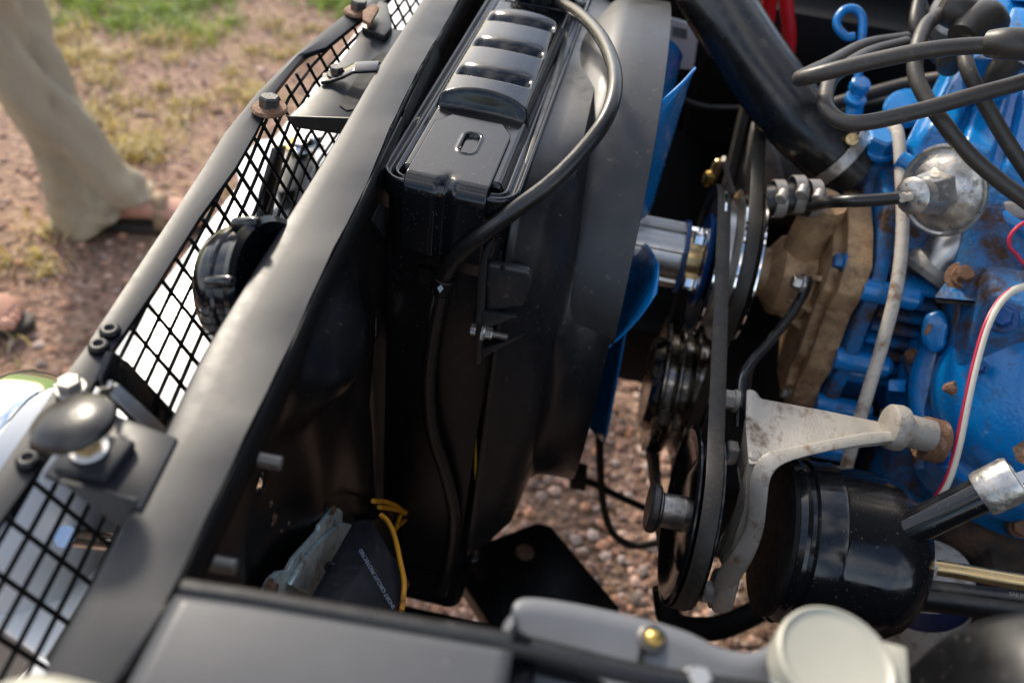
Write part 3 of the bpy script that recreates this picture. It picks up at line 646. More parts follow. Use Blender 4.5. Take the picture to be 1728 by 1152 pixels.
# ================================================================== FAN SHROUD + FAN
fsd = thing('fan_shroud', 'black fan shroud with rounded ring behind the radiator', 'fan shroud', (0, .8, .5))
FY, FZ = .80, .750; SR = .240; SZ = .719
def sq(th, hy, hz, p):
    c, s = math.cos(th), math.sin(th)
    k = (abs(c / hy) ** p + abs(s / hz) ** p) ** (-1 / p); return k * c, k * s
NS = 96
def sring(x, hy, hz, p, cy=FY, cz=SZ):
    return [V((x, cy + sq(2 * math.pi * i / NS, hy, hz, p)[0], cz + sq(2 * math.pi * i / NS, hy, hz, p)[1])) for i in range(NS)]
xs = -.052
rings = [sring(xs, .262, .252, 9, .80, .700), sring(xs + .006, .258, .249, 8, .80, .700), sring(xs + .022, .254, .247, 6, .80, .704), sring(-.012, .248, .244, 4.2, .80, .712), sring(-.002, SR - .004, SR - .010, 2.5), sring(.003, SR, SR - .002, 2.15), sring(.010, SR, SR, 2.05), sring(.044, SR + .001, SR + .001, 2)]
mk('shroud_shell', loft(rings, cap=False), 'shroud_black', fsd, smooth=50, solid=.003)
# upper metal-look cover strip lying over the ring
arc = []
def arcpt(th, x, r): return V((x, FY + r * math.cos(R(th)), SZ + r * math.sin(R(th))))
uprof = resample([V((0, y, z)) for y, z in [(.578, .800), (.588, .835), (.612, .876), (.650, .922), (.700, .951), (.770, .968), (.85, .972), (.93, .962), (1.0, .94), (1.05, .90)]], 44)
arcr = []
for i, p in enumerate(uprof):
    t_ = (uprof[min(i + 1, 43)] - uprof[max(i - 1, 0)]).normalized(); n_ = V((0, -t_.z, t_.y))
    if n_.z < 0: n_ = -n_
    arcr.append([p + n_ * d_ + V((x_, 0, 0)) for x_, d_ in ((-.046, -.030), (-.020, -.012), (-.010, -.003), (-.003, .001), (.005, .003), (.025, .0035), (.0475, .004), (.048, .002))])
mk('upper_ring', loft(arcr, closed=False), 'shroud_satin', fsd, smooth=60, solid=.0014)
# flange lugs with gussets and bolt
fy = .529
mk('flange', prism(A([(806, 470), (812, 430), (822, 410), (832, 405), (822, 440), (818, 520), (812, 615), (802, 615), (803, 540)], y=fy + .004), (0, .004, 0)), 'shroud_satin', fsd, bevel=.0008)
for tri in ([(812, 528), (872, 536), (815, 556)], [(812, 590), (886, 566), (815, 604)]):
    mk('gusset', prism(A(tri, y=fy + .002), (0, .006, 0)), 'shroud_satin', fsd, bevel=.0008)
mk('pad', prism(A([(820, 445), (895, 458), (898, 475), (885, 520), (818, 528)], y=fy + .006), (0, .01, 0)), 'shroud_satin', fsd, bevel=.004, bseg=3)
mk('mould_pin', lathe([(.002, 0), (.0016, .002), (.0005, .0022)], at(848, 452, y=fy + .005), (.2, -1, .4), n=12), 'deep_black', fsd)
sb = at(800, 560, y=fy); 
inst('bolt', hexbolt(.0052, .005, 0, 0, 'steel'), fsd, at(803, 557, y=fy), (-1, -.05, .02))
inst('nut', hexbolt(.0052, .0055, .0068, .001, 'steel', shank=.012, sr=.0032), fsd, at(818, 561, y=fy), (1, .02, -.02))
mk('spring_washer', lathe([(.0062, -.0014), (.0062, .0014)], at(815, 562, y=fy), (1, .02, -.02), n=20), 'zinc_blue', fsd)
# fan
fn = thing('cooling_fan', 'blue bladed cooling fan inside the black shroud', 'fan', (.07, FY, FZ))
for k, ang_ in enumerate((105, 163, 246, 300, 0, 52)):
    a0 = R(ang_)
    def blade(a, b_, a0=a0):
        r = .045 + b_ * .178
        wd = R(28) * (1 - .18 * b_) * math.sqrt(max(.40, 1 - (max(0, b_ - .82) / .22) ** 2))
        th = a0 + (a - .5) * 2 * wd * (.02 / max(r, .06) + .5)
        x = .057 - (a - .5) * .030 * (.9 + .3 * b_) + .004 * math.sin(a * math.pi)
        return V((x, FY + r * math.cos(th), FZ + r * math.sin(th)))
    mk('blade', grid(12, 16, blade), 'blue', fn, smooth=60, solid=.0022)
mk('hub_plate', lathe([(.001, 0), (.05, 0), (.052, .002), (.05, .004), (.001, .004)], (.040, FY, FZ), (1, 0, 0), n=48), 'blue', fn)
sp2 = thing('fan_spacer', 'ribbed bright aluminium fan spacer between fan and pulley', 'spacer', (.07, FY, FZ))
prof_n = 60
def flute(a): return 1 - .085 * (1 if math.sin(a * 9) > .35 else 0)
mk('fluted_barrel', lathe([(.0365, 0), (.0365, .067)], (.045, FY, FZ), (1, 0, 0), n=144, wob=flute), 'brushed', sp2, smooth=30)
mk('end_flange', lathe([(.040, 0), (.0405, .002), (.040, .005)], (.1115, FY, FZ), (1, 0, 0), n=48), 'blue_dark', sp2)
mk('bolt_boss', lathe([(.030, 0), (.030, .016)], (.1168, FY, FZ), (1, 0, 0), n=40), 'gold_zinc', sp2)
for k in range(4):
    a = R(45 + 90 * k + 62); inst('bolt', hexbolt(.0085, .013, .011, .0012, 'chrome'), sp2, (.1335, FY + .033 * math.cos(a), FZ + .033 * math.sin(a)), (-1, 0, 0))
# ================================================================== PULLEYS AND BELTS
def pulley(name, label, x0, cy, cz, r, grooves, m, hubm, wth=.016, depth=.012, face=-1):
    o = thing(name, label, 'pulley', (x0, cy, cz))
    pr = [(.012, .004), (r * .45, .004), (r * .62, .008), (r * .80, .004), (r - .012, .001), (r - .004, -.001), (r, .0005), (r, .002)]
    x = .002
    for g in range(grooves):
        pr += [(r - .001, x + .0005), (r - depth, x + wth * .30), (r - depth, x + wth * .70), (r - .001, x + wth - .0005), (r, x + wth), (r, x + wth + .0016)]; x += wth + .0016
    pr += [(r - .006, x + .001), (r * .6, x + .001), (.012, x + .001)]
    mk('wheel', lathe(pr, (x0, cy, cz), (1, 0, 0), n=72), m, o, smooth=30)
    return o
wp = pulley('water_pump_pulley', 'bright rimmed twin groove water pump pulley behind the fan spacer', .140, FY, FZ, .082, 2, 'brushed', 'brushed', wth=.019)
for x_ in (.1392, .1612, .1815): mk('rim', lathe([(.0822, 0), (.0838, .0006), (.0838, .0026), (.0822, .0032)], (x_, FY, FZ), (1, 0, 0), n=72, cap=False), 'chrome', wp)
mk('hub_disc', lathe([(.001, 0), (.050, 0), (.052, .003), (.05, .006), (.001, .006)], (.134, FY, FZ), (1, 0, 0), n=44), 'blue_dark', wp)
CZ = .555
cr_ = pulley('crank_pulley', 'polished crank pulley low between shroud and belt', .128, FY, CZ, .085, 3, 'dark_chrome', 'brass', wth=.016)
mk('hub_ring', lathe([(.03, -.012), (.055, -.010), (.06, 0), (.058, .004)], (.128, FY, CZ), (1, 0, 0), n=44), 'dark_chrome', cr_)
PY, PZ = .478, .713; PR = .0765
ps = pulley('steering_pump_pulley', 'black pressed steel pulley on the power steering pump', .128, PY, PZ, PR, 1, 'gloss_black', 'steel', wth=.017)
mk('hub_sleeve', lathe([(.0165, -.024), (.0165, -.016), (.0145, -.014), (.0155, .004)], (.128, PY, PZ), (1, 0, 0), n=36), 'steel', ps)
mk('hub_face', lathe([(.019, -.026), (.021, -.0235), (.021, -.019), (.0195, -.017), (.014, -.017)], (.128, PY, PZ), (1, 0, 0), n=36), 'dark_steel', ps)
def hull(ps_):
    ps_ = sorted(ps_); lo = []; hi = []
    for q, seq in ((lo, ps_), (hi, ps_[::-1])):
        for p in seq:
            while len(q) > 1 and (q[-1][0] - q[-2][0]) * (p[1] - q[-2][1]) - (q[-1][1] - q[-2][1]) * (p[0] - q[-2][0]) <= 0: q.pop()
            q.append(p)
    return lo[:-1] + hi[:-1]
def belt(name, label, x0, circles, wd=.0138, th=.009):
    pts = []
    for cy, cz, r in circles: pts += [(cy + r * math.cos(2 * math.pi * i / 120), cz + r * math.sin(2 * math.pi * i / 120)) for i in range(120)]
    h = hull(pts); P = []
    for i in range(len(h)):
        a, b_ = h[i], h[(i + 1) % len(h)]; d = math.hypot(b_[0] - a[0], b_[1] - a[1]); k = max(1, int(d / .02))
        for j in range(k): P.append((a[0] + (b_[0] - a[0]) * j / k, a[1] + (b_[1] - a[1]) * j / k))
    m = len(P); rings = []
    for i in range(m):
        p, q = P[i - 1], P[(i + 1) % m]; ty, tz = q[0] - p[0], q[1] - p[1]; L_ = math.hypot(ty, tz); ny, nz_ = tz / L_, -ty / L_
        y, z = P[i]
        def o_(dx, dr): return V((x0 + dx, y + ny * dr, z + nz_ * dr))
        rings.append([o_(0, 0), o_(.001, .0006), o_(wd - .001, .0006), o_(wd, 0), o_(wd * .78, -th), o_(wd * .22, -th)])
    n_ = 6; vs = [p for r in rings for p in r]; fs = [[k * n_ + i, k * n_ + (i + 1) % n_, ((k + 1) % m) * n_ + (i + 1) % n_, ((k + 1) % m) * n_ + i] for k in range(m) for i in range(n_)]
    o = mk(name, (vs, fs), 'belt', smooth=40, label=label, cat='belt', group='engine drive belts', origin=(x0, circles[0][0], circles[0][1])); return o
belt('drive_belt', 'long grooved rubber belt running down to the steering pump pulley', .1325, [(FY, FZ, .0822), (FY, CZ, .080), (PY, PZ, PR + .0005)])
belt('drive_belt', 'darker rubber belt in the rear groove of the bright rimmed pulley', .1645, [(FY, FZ, .0822), (FY, CZ, .080), (1.02, .86, .035)])

# ================================================================== WATER PUMP, ENGINE
wpu = thing('water_pump', 'tan bronze cast water pump with bolted flange and rust stains', 'water pump', (.23, FY, FZ))
mk('shaft_nose', lathe([(.018, 0), (.018, .03), (.024, .032), (.026, .04)], (.170, FY, FZ), (1, 0, 0), n=32), 'rusty', wpu)
mk('housing', lathe([(.020, -.012), (.026, -.010), (.027, .002), (.034, .008), (.0425, .014), (.0435, .018), (.0435, .034), (.0460, .037), (.0460, .046), (.043, .049), (.043, .066)], (.203, FY, FZ), (1, 0, 0), n=48), 'bronze', wpu, smooth=32)
for k in range(5):
    a_ = R(100 + 38 * k); mk('rib', prism([V((.222, FY + .040 * math.cos(a_), FZ + .040 * math.sin(a_))), V((.266, FY + .040 * math.cos(a_), FZ + .040 * math.sin(a_))), V((.266, FY + .064 * math.cos(a_), FZ + .064 * math.sin(a_)))], (0, -math.sin(a_) * .006, math.cos(a_) * .006)), 'bronze', wpu, bevel=.001)
fx = .262
fpts = [(1372, 352), (1408, 356), (1414, 400), (1410, 440), (1416, 470), (1400, 560), (1392, 610), (1378, 650), (1352, 660), (1336, 640), (1340, 600), (1350, 560), (1352, 500), (1350, 470), (1358, 440), (1360, 400)]
f3 = []
for (y, z) in [(.860, .838), (.822, .848), (.775, .838), (.738, .822), (.728, .79), (.734, .765), (.726, .735), (.716, .70), (.722, .672), (.712, .650), (.722, .628), (.765, .622), (.80, .64), (.84, .66), (.88, .72), (.885, .80)]: f3.append(V((fx, y, z)))
mk('flange', prism(f3, (.026, 0, 0)), 'bronze', wpu, bevel=.0025, bseg=2)
mk('flange_step', prism([V((fx - .010, FY + (p.y - FY) * .86, FZ - .005 + (p.z - FZ + .005) * .86)) for p in f3], (.011, 0, 0)), 'bronze', wpu, bevel=.002)
mk('outlet', tube([V((.235, .80, .77)), V((.236, .795, .82)), V((.237, .79, .855))], [.022, .021, .020]), 'bronze', wpu)
PB = hexbolt(.0075, .007, .0095, .0015, 'blue_worn' if False else 'steel')
BB = hexbolt(.0075, .008, .010, .0015, 'blue_worn')
for (y, z, me) in [(.838, .830, BB), (.748, .815, BB), (.738, .715, PB), (.732, .645, PB)]: inst('bolt', me, wpu, (fx, y, z), (-1, 0, 0))
hcl = thing('bypass_clamp', 'silver hose clamps on the short bypass hose above the water pump', 'hose clamp', at(1340, 335, y=.79))
for u, v in [(1312, 335), (1345, 328), (1372, 335)]:
    p = at(u, v, y=.785); cr0 = mk('clamp_ring', lathe([(.018, -.006), (.019, -.005), (.019, .005), (.018, .006)], p, (1, .2, .1), n=28, cap=False), 'dull_alu', hcl, solid=.001)
    mk('clamp_screw', lathe([(.005, -.006), (.006, -.005), (.006, .006), (.002, .008)], p + V((0, -.016, .012)), (.3, 1, .2), n=12), 'dull_alu', cr0)
mk('bypass_hose', tube(A([(1296, 340), (1340, 335), (1385, 338)], y=.787), .0165, n=18), 'rubber', hcl)
en = thing('engine_block', 'blue painted engine block with greasy timing cover and rust', 'engine', (.45, .78, .5))
# timing cover plates behind the pump
tcp = [(.96, .85), (.86, .87), (.79, .862), (.755, .825), (.733, .80), (.728, .755), (.715, .72), (.712, .67), (.70, .63), (.73, .59), (.80, .55), (.90, .56), (.97, .65)]
mk('timing_cover', prism([V((.292, y, z)) for y, z in tcp], (.016, 0, 0)), 'blue_worn', en, bevel=.004)
mk('timing_case', prism([V((.306, y, z)) for y, z in [(.95, .84), (.84, .85), (.785, .845), (.765, .80), (.752, .74), (.745, .66), (.76, .60), (.86, .55), (.95, .62)]], (.07, 0, 0)), 'blue_worn', en, bevel=.006)
for k in range(8):
    z = .80 - .017 * k; mk('rib', box((.312, .736 - k * .0008, z), (.366, .765, z + .007)), 'blue_worn', en, bevel=.002)
for (y, z) in [(.738, .795), (.722, .715), (.712, .655), (.735, .690)]:
    mk('bolt_boss', lathe([(.011, -.004), (.012, 0), (.012, .05), (.008, .055)], (.290, y, z), (1, 0, 0), n=22), 'blue', en)
mk('bolt_boss', lathe([(.016, 0), (.0165, .005), (.0165, .062), (.015, .066)], (.300, .712, .632), (1, 0, 0), n=26), 'blue', en)
mk('bolt_boss', lathe([(.012, 0), (.013, .003), (.013, .05), (.01, .054)], (.292, .700, .604), (1, 0, 0), n=22), 'blue', en)
mk('block_front', join(box((.372, .66, .42), (.80, 1.05, .86))), 'blue_worn', en, bevel=.012, bseg=3)
mk('pan_rail', box((.30, .69, .40), (.80, 1.0, .56)), 'deep_black', en)
# driver side bank: the big round casting with stepped ridges
hcn = at(1752, 668, d=.815); hax = V((-.60, -.62, .50)).normalized()
mk('head_casting', lathe([(.175, -.14), (.160, -.065), (.147, -.052), (.143, -.034), (.130, -.027), (.126, -.012), (.113, -.006), (.109, .010), (.104, .012), (.098, .006), (.090, .006), (.086, .022), (.074, .038), (.055, .046), (.03, .050), (.001, .051)], hcn, hax, n=72, wob=lambda a: 1 + .03 * math.sin(2 * a + .4)), 'blue', en, smooth=60)
mk('bank_side', prism(AD([(1500, 560, .93), (1560, 520, .92), (1600, 500, .90), (1700, 560, .92), (1728, 800, .94), (1600, 830, .94), (1530, 740, .94), (1490, 650, .95)]), ray(1600, 600) * .12), 'blue_worn', en, bevel=.01, bseg=3)
mk('lug', prism(AD([(1560, 530, .845), (1590, 520, .84), (1602, 548, .835), (1595, 590, .84), (1570, 600, .85), (1552, 570, .85)]), ray(1580, 560) * .04), 'blue', en, bevel=.006, bseg=3)
mk('rust_hole', lathe([(.0045, 0), (.004, .0006), (.001, .0004)], at(1566, 556, d=.838), -ray(1566, 556), n=14, sx=.6, sy=1.4), 'rusty', en)
inst('bolt', hexbolt(.0088, .008, .013, .002, 'blue_dark'), en, at(1693, 538, d=.765), (-.5, -.55, .65))
mk('square_pad', prism(AD([(1500, 640, .885), (1530, 640, .885), (1528, 662, .885), (1498, 660, .885)]), ray(1510, 650) * .02), 'blue', en, bevel=.002)
mk('flange_plate', prism(AD([(1576, 502, .815), (1640, 415, .86), (1660, 400, .88), (1760, 400, .88), (1760, 505, .80), (1690, 512, .80)]), ray(1660, 460) * .012), 'blue_worn', en, bevel=.002)
mk('gasket', prism(AD([(1577, 505, .818), (1690, 515, .803), (1760, 508, .803), (1760, 514, .806), (1690, 521, .806), (1582, 511, .82)]), ray(1660, 520) * .02), 'dark_steel', en)
pb = at(1625, 470, d=.826)
mk('washer', lathe([(.0165, -.001), (.0165, .002), (.010, .003)], pb, (-.25, -.5, .83), n=26), 'rusty', en)
inst('bolt', hexbolt(.0085, .009, .0115, .0025, 'rusty'), en, pb + V((-.001, -.002, .003)), (-.25, -.5, .83))
inst('bolt', hexbolt(.0085, .006, .014, .002, 'rusty'), en, at(1541, 466, d=.90), (-.1, -.5, .85))
mk('gear_clamp', lathe([(.018, 0), (.02, .004), (.018, .012), (.006, .014)], at(1548, 478, d=.915), (-.1, -.4, .9), n=20), 'exhaust', en)
mk('intake', prism([V((.36, .70, .83)), V((.36, .93, .83)), V((.36, .93, .91)), V((.36, .78, .91)), V((.36, .72, .86))], (.5, 0, 0)), 'blue_worn', en, bevel=.01, bseg=3)
mk('rust_flake', lathe([(.006, -.002), (.0065, .002), (.004, .0045), (.001, .005)], at(1604, 655, d=.775), -ray(1604, 655), n=8, wob=lambda a: 1 + .2 * math.sin(3 * a)), 'rusty', en)
for (u, v, d, sc, mm_) in [(1432, 470, .90, .8, 'blue_worn'), (1448, 560, .90, .75, 'blue_worn'), (1540, 600, .885, .7, 'rusty'), (1480, 470, .905, .8, 'rusty'), (1655, 620, .79, .6, 'blue_dark'), (1590, 770, .82, .8, 'blue_dark'), (1500, 700, .89, .8, 'rusty'), (1460, 690, .89, .7, 'blue_worn')]:
    inst('bolt', hexbolt(.0085, .008, .011, .002, mm_), en, at(u, v, d=d), (-.75, -.45, .45), scale=sc)
for pts_, r_ in (([(1530, 600, .90), (1545, 650, .885), (1540, 720, .885), (1552, 790, .88)], .006), ([(1418, 600, .93), (1440, 560, .92), (1470, 540, .915), (1505, 545, .91)], .0045)):
    mk('cast_ridge', tube(AD(pts_), r_, n=10), 'blue_worn', en, smooth=80)
for (u0, v0, u1, v1, d) in [(1425, 420, 1470, 428, .915), (1425, 445, 1468, 452, .915), (1420, 500, 1462, 508, .915), (1418, 525, 1460, 533, .915)]:
    mk('fin', tube(AD([(u0, v0, d), (u1, v1, d)]), .0042, n=8, k=2), 'blue_worn', en)
mk('gasket_edge', prism(AD([(1416, 350, .905), (1421, 352, .905), (1420, 470, .91), (1402, 575, .915), (1397, 575, .915), (1415, 468, .91)]), ray(1410, 460) * .01), 'wire_red', en)
# thermostat housing
tho = thing('thermostat_housing', 'blue thermostat housing with hex bolt under the upper hose', 'housing', at(1470, 300, d=.93))
mk('housing', loft([[at(u, v, d=.91) + q_ for q_ in (V((0, 0, 0)), V((.03, 0, 0)), V((.03, .05, 0)), V((0, .05, 0)))] for u, v in [(1462, 225), (1462, 290), (1450, 340), (1440, 420)]]), 'blue_worn', tho, bevel=.006, bseg=3)
mk('neck', tube(AD([(1430, 262, .93), (1462, 285, .93), (1490, 330, .95)]), .027, n=24), 'blue_worn', tho)
inst('bolt', hexbolt(.0165, .016, .019, .003, 'blue'), tho, at(1484, 250, d=.90), (-.1, -.2, 1))
inst('bolt', hexbolt(.006, .006, .008, .001, 'steel'), tho, at(1458, 375, d=.91), (-.8, -.4, .2))
mk('ear', prism(AD([(1460, 330, .925), (1500, 310, .925), (1530, 330, .925), (1520, 385, .93), (1465, 395, .93)]), ray(1490, 350) * .03), 'blue_worn', tho, bevel=.004)
# upper hose
uh = thing('upper_radiator_hose', 'fat black upper radiator hose with worm drive clamp', 'hose', at(1400, 260, d=.92))
uw = [at(1120, -150, d=1.02), at(1170, -60, d=.98), at(1222, 25, d=.95), at(1280, 115, d=.93), at(1345, 200, d=.92), at(1400, 255, d=.92), at(1442, 290, d=.925)]
mk('hose_run', tube(uw, [.0385, .0375, .0370, .0365, .036, .0335, .0325], n=36, k=8), 'hose_rubber', uh, smooth=80)
ha_ = (at(1450, 300, d=.925) - at(1390, 242, d=.92)).normalized(); hcx = at(1414, 267, d=.92)
mk('hose_clamp', lathe([(.0350, -.0065), (.0362, -.006), (.0362, .006), (.0350, .0065)], hcx, ha_, n=60, cap=False), 'zinc_spotted', uh, solid=.001)
cs = at(1437, 238, d=.89)
hcl_o = bpy.data.objects['hose_clamp']
mk('clamp_screw', join(lathe([(.004, -.011), (.0062, -.010), (.0062, .008), (.0045, .010)], cs, (.2, .7, -.5), n=16), lathe([(.0075, .010), (.0075, .014), (.004, .015)], cs, (.2, .7, -.5), n=6)), 'gold_zinc', hcl_o)
# dipstick
dk = thing('dipstick', 'blue painted dipstick with curled handle standing in its tube', 'dipstick', at(1440, 200, d=.95))
mk('handle', tube([at(u, v, d=.93) for u, v in [(1441, 62), (1428, 62), (1414, 48), (1413, 32), (1424, 18), (1440, 15), (1452, 24), (1456, 42), (1453, 80), (1449, 120), (1446, 150)]], .0045, n=14), 'blue', dk)
mk('tube', tube([at(u, v, d=.935) for u, v in [(1448, 140), (1443, 180), (1438, 215), (1435, 260)]], .0088, n=18), 'blue', dk)
mk('stop_collar', lathe([(.008, 0), (.0105, .001), (.0105, .010), (.0085, .012)], at(1447, 152, d=.933), (.05, -.3, 1), n=18), 'blue', dk)
mk('stop_collar', lathe([(.0095, 0), (.0115, .001), (.0115, .006), (.0095, .007)], at(1441, 172, d=.933), (.05, -.3, 1), n=18), 'blue', dk)
# pale vacuum / breather tube in front of the engine
bt = thing('breather_tube', 'pale grime spotted steel tube running down past the engine front', 'tube', at(1440, 770, d=.83))
mk('tube_run', tube([at(1500, 215, d=.90), at(1515, 225, d=.88), at(1521, 300, d=.865), at(1523, 390, d=.85), at(1514, 480, d=.84), at(1492, 570, d=.84), at(1465, 660, d=.84), at(1440, 745, d=.85), at(1420, 820, d=.87)], .0062, n=16), 'old_white', bt, smooth=80)
# ================================================================== DISTRIBUTOR VACUUM UNIT
va = thing('vacuum_advance', 'spotted zinc vacuum advance canister with hose nipple', 'vacuum canister', at(1590, 330, d=.80))
vc = at(1592, 322, d=.79); vax = (at(1515, 335, d=.755) - vc).normalized()
mk('canister', lathe([(.006, -.012), (.022, -.012), (.036, -.006), (.0405, -.0025), (.0418, 0), (.0412, .0022), (.0392, .0026), (.0372, .0012), (.0345, .0016), (.029, .0055), (.022, .0100), (.018, .012)], vc, vax, n=56), 'zinc_spotted', va, smooth=40)
_, e1, e2 = frame(vax)
hexr = lambda r, h: [vc + vax * h + (e1 * math.cos(math.pi / 3 * i + .2) + e2 * math.sin(math.pi / 3 * i + .2)) * r for i in range(6)]
mk('hex_body', loft([hexr(.0235, .006), hexr(.0205, .016), hexr(.0180, .034), hexr(.015, .040)]), 'zinc_spotted', va, bevel=.002)
mk('collar', lathe([(.0165, .034), (.0165, .047), (.012, .051), (.005, .052)], vc, vax, n=26), 'zinc_spotted', va)
vs_ = vc + vax * .05
mk('nipple', tube([vs_, vs_ + vax * .012], .0042, raw=True), 'old_white', va)
mk('distributor_shaft', tube(AD([(1640, 385, .86), (1610, 415, .86), (1572, 458, .875)]), .023, n=28, k=2), 'brushed', va)
mk('shaft_collar', lathe([(.026, -.006), (.030, 0), (.029, .010), (.024, .016)], at(1566, 462, d=.88), at(1640, 385, d=.86) - at(1572, 458, d=.875), n=26), 'cast_alu', va)
mk('breaker_plate', prism(AD([(1625, 330, .84), (1745, 345, .80), (1745, 372, .80), (1630, 362, .84)]), ray(1690, 350) * .03), 'dull_alu', va, bevel=.003)
vh = thing('vacuum_hose', 'short black vacuum hose pushed on the zinc canister nipple', 'hose', at(1460, 338, d=.78))
mk('hose_run', tube([vs_ + vax * .004, at(1470, 338, d=.775), at(1420, 340, d=.79), at(1392, 342, d=.82), at(1360, 350, d=.87)], .0058, n=16), 'rubber', vh)
# ================================================================== VALVE COVER AND PLUG WIRES
vcv = thing('valve_cover', 'glossy blue finned valve cover on the near bank', 'valve cover', at(1640, 250, d=.86))
# sloping fluted end face of the cover: corner points on a real tilted plane
P00, P10 = at(1532, 238, d=.868), at(1790, 372, d=.80)     # lower edge
P01, P11 = at(1612, 82, d=.955), at(1812, 60, d=.93)       # upper edge
nrm = (P10 - P00).cross(P01 - P00).normalized()
if nrm.dot(ray(1650, 220)) > 0: nrm = -nrm
def vface(a, b_):
    p = P00.lerp(P10, a).lerp(P01.lerp(P11, a), b_)
    # broad raised flutes running up the slope
    f = 0
    for c_, w_ in ((.16, .055), (.42, .07), (.72, .08)):
        f = max(f, sm(w_ + .035, w_, abs(a - c_ - .04 * b_)))
    e_ = sm(0, .06, a) * sm(0, .07, b_)
    edge = -.020 * (1 - sm(0, .09, a)) - .016 * (1 - sm(0, .12, b_))
    return p + nrm * (.010 * f * sm(.04, .14, b_) * sm(1, .88, b_) + edge)
gv = grid(110, 70, vface)
mk('cover_side', gv, 'blue', vcv, smooth=70, solid=.004)
mk('cover_top', prism([P01 - nrm * .002, P11 - nrm * .002, P11 + V((.02, .10, .06)), P01 + V((.04, .10, .055))], -nrm * .03), 'blue', vcv, bevel=.006, bseg=3)
mk('raised_top', prism(AD([(1688, 62, .90), (1708, 12, .92), (1800, 22, .90), (1800, 75, .88), (1715, 80, .89)]), ray(1720, 40) * .05), 'blue', vcv, bevel=.004, bseg=3)
mk('raised_top', prism(AD([(1700, 0, .93), (1715, -40, .95), (1800, -40, .93), (1800, 10, .91)]), ray(1720, 0) * .05), 'blue', vcv, bevel=.004, bseg=3)
mk('plug_tower', lathe([(.024, 0), (.0245, .004), (.0245, .04), (.022, .045)], at(1668, 138, d=.86), (at(1700, 70, d=.9) - at(1668, 138, d=.86)), n=30), 'blue', vcv)
mk('lower_rail', tube([P00 + V((-.004, -.012, -.016)), P00.lerp(P10, .5) + V((0, -.014, -.018)), P10 + V((0, -.014, -.018))], .010, n=14), 'blue', vcv)
mk('front_ear', lathe([(.01, 0), (.022, .002), (.024, .006), (.02, .010), (.005, .012)], at(1530, 188, d=.93), (-.3, -.5, .8), n=36), 'blue', vcv)
WR = .0068
def plugwire(label, pts, r=WR, boot=None):
    o = thing('spark_plug_wire', label, 'wire', pts[len(pts) // 2], group='spark plug wires')
    mk('wire_run', tube(pts, r, n=16, k=10), 'wire_rubber', o, smooth=80)
    if boot: mk('boot', tube(boot[0], boot[1], n=20, k=6), 'wire_rubber', o, smooth=60)
    return o
plugwire('straight grey plug wire crossing the others to a boot at the right edge', AD([(1700, 78, .70), (1640, 78, .70), (1560, 86, .70), (1470, 104, .71), (1395, 122, .72), (1356, 132, .735), (1354, 130, .76), (1400, 108, .80), (1460, 78, .83), (1530, 66, .85)]), boot=(AD([(1668, 74, .70), (1700, 74, .69), (1740, 76, .69), (1800, 78, .69)]), [.0105, .0125, .0125, .0125]))
plugwire('grey plug wire bent in a U in front of the hose clamp', AD([(1800, 110, .71), (1728, 138, .71), (1640, 162, .71), (1540, 190, .71), (1460, 207, .71), (1420, 205, .715), (1396, 185, .725), (1394, 158, .74), (1404, 132, .76), (1425, 115, .79), (1470, 90, .82), (1530, 74, .84)]))
plugwire('grey plug wire falling from a boot in a long curve over the canister', AD([(1585, 25, .80), (1562, 45, .78), (1547, 85, .76), (1545, 125, .75), (1562, 165, .74), (1590, 205, .73), (1630, 255, .73), (1680, 300, .73), (1740, 345, .73), (1800, 390, .74)]), boot=(AD([(1588, 10, .80), (1615, 20, .80), (1650, 30, .82)]), [.014, .016, .018]))
plugwire('grey plug wire dropping straight from its angled boot over the valve cover', AD([(1632, 68, .79), (1628, 95, .78), (1638, 130, .77), (1665, 180, .77), (1700, 240, .77), (1740, 300, .77)]), boot=(AD([(1622, 62, .79), (1638, 42, .795), (1662, 30, .80), (1680, 40, .82)]), [.0125, .016, .0165, .013]))
plugwire('darker plug wire curling behind the boots at the top', AD([(1560, -30, .92), (1548, 10, .91), (1545, 45, .90), (1565, 80, .90), (1600, 110, .90), (1612, 70, .89), (1640, 20, .88)]), r=.006)
plugwire('dark plug wire slanting across the shadow behind the dipstick', AD([(1330, 200, 1.05), (1400, 178, 1.04), (1470, 158, 1.03), (1540, 140, 1.02), (1600, 130, 1.0)]), r=.008)
for i, (pp, lab) in enumerate([([(1600, 115, .885), (1606, 95, .87), (1640, 60, .85), (1656, 20, .84)], 'narrow grey plug boot leaning against the valve cover corner'), ([(1672, 150, .845), (1690, 120, .83), (1712, 95, .82)], 'broad grey plug boot under the straight wire')]):
    o = thing('plug_boot', lab, 'boot', at(*pp[0][:2], d=pp[0][2])); mk('boot_sleeve', tube(AD(pp), [.011, .013, .015], n=20), 'wire_rubber', o, smooth=70)
bgw = thing('wiring_loom', 'dark wiring loom in the shadow behind the valve cover', 'wiring', at(1500, 180, d=1.1))
mk('loom_run', tube(AD([(1380, 230, 1.05), (1430, 195, 1.06), (1500, 180, 1.07), (1580, 185, 1.08)]), .016, n=16), 'rubber', bgw)
mk('loom_run', tube(AD([(1540, -20, 1.0), (1575, 60, 1.0), (1640, 120, 1.0), (1660, 190, 1.0)]), .009, n=14), 'rubber', bgw)
mk('canister', lathe([(.03, 0), (.032, .01), (.03, .05), (.01, .055)], at(1600, 60, d=1.02), (-.2, -.6, .7), n=28), 'dull_alu', bgw)
rw_ = thing('red_white_wire', 'thin white wire with red stripe hanging beside the blue casting', 'wire', at(1640, 600, d=.72))
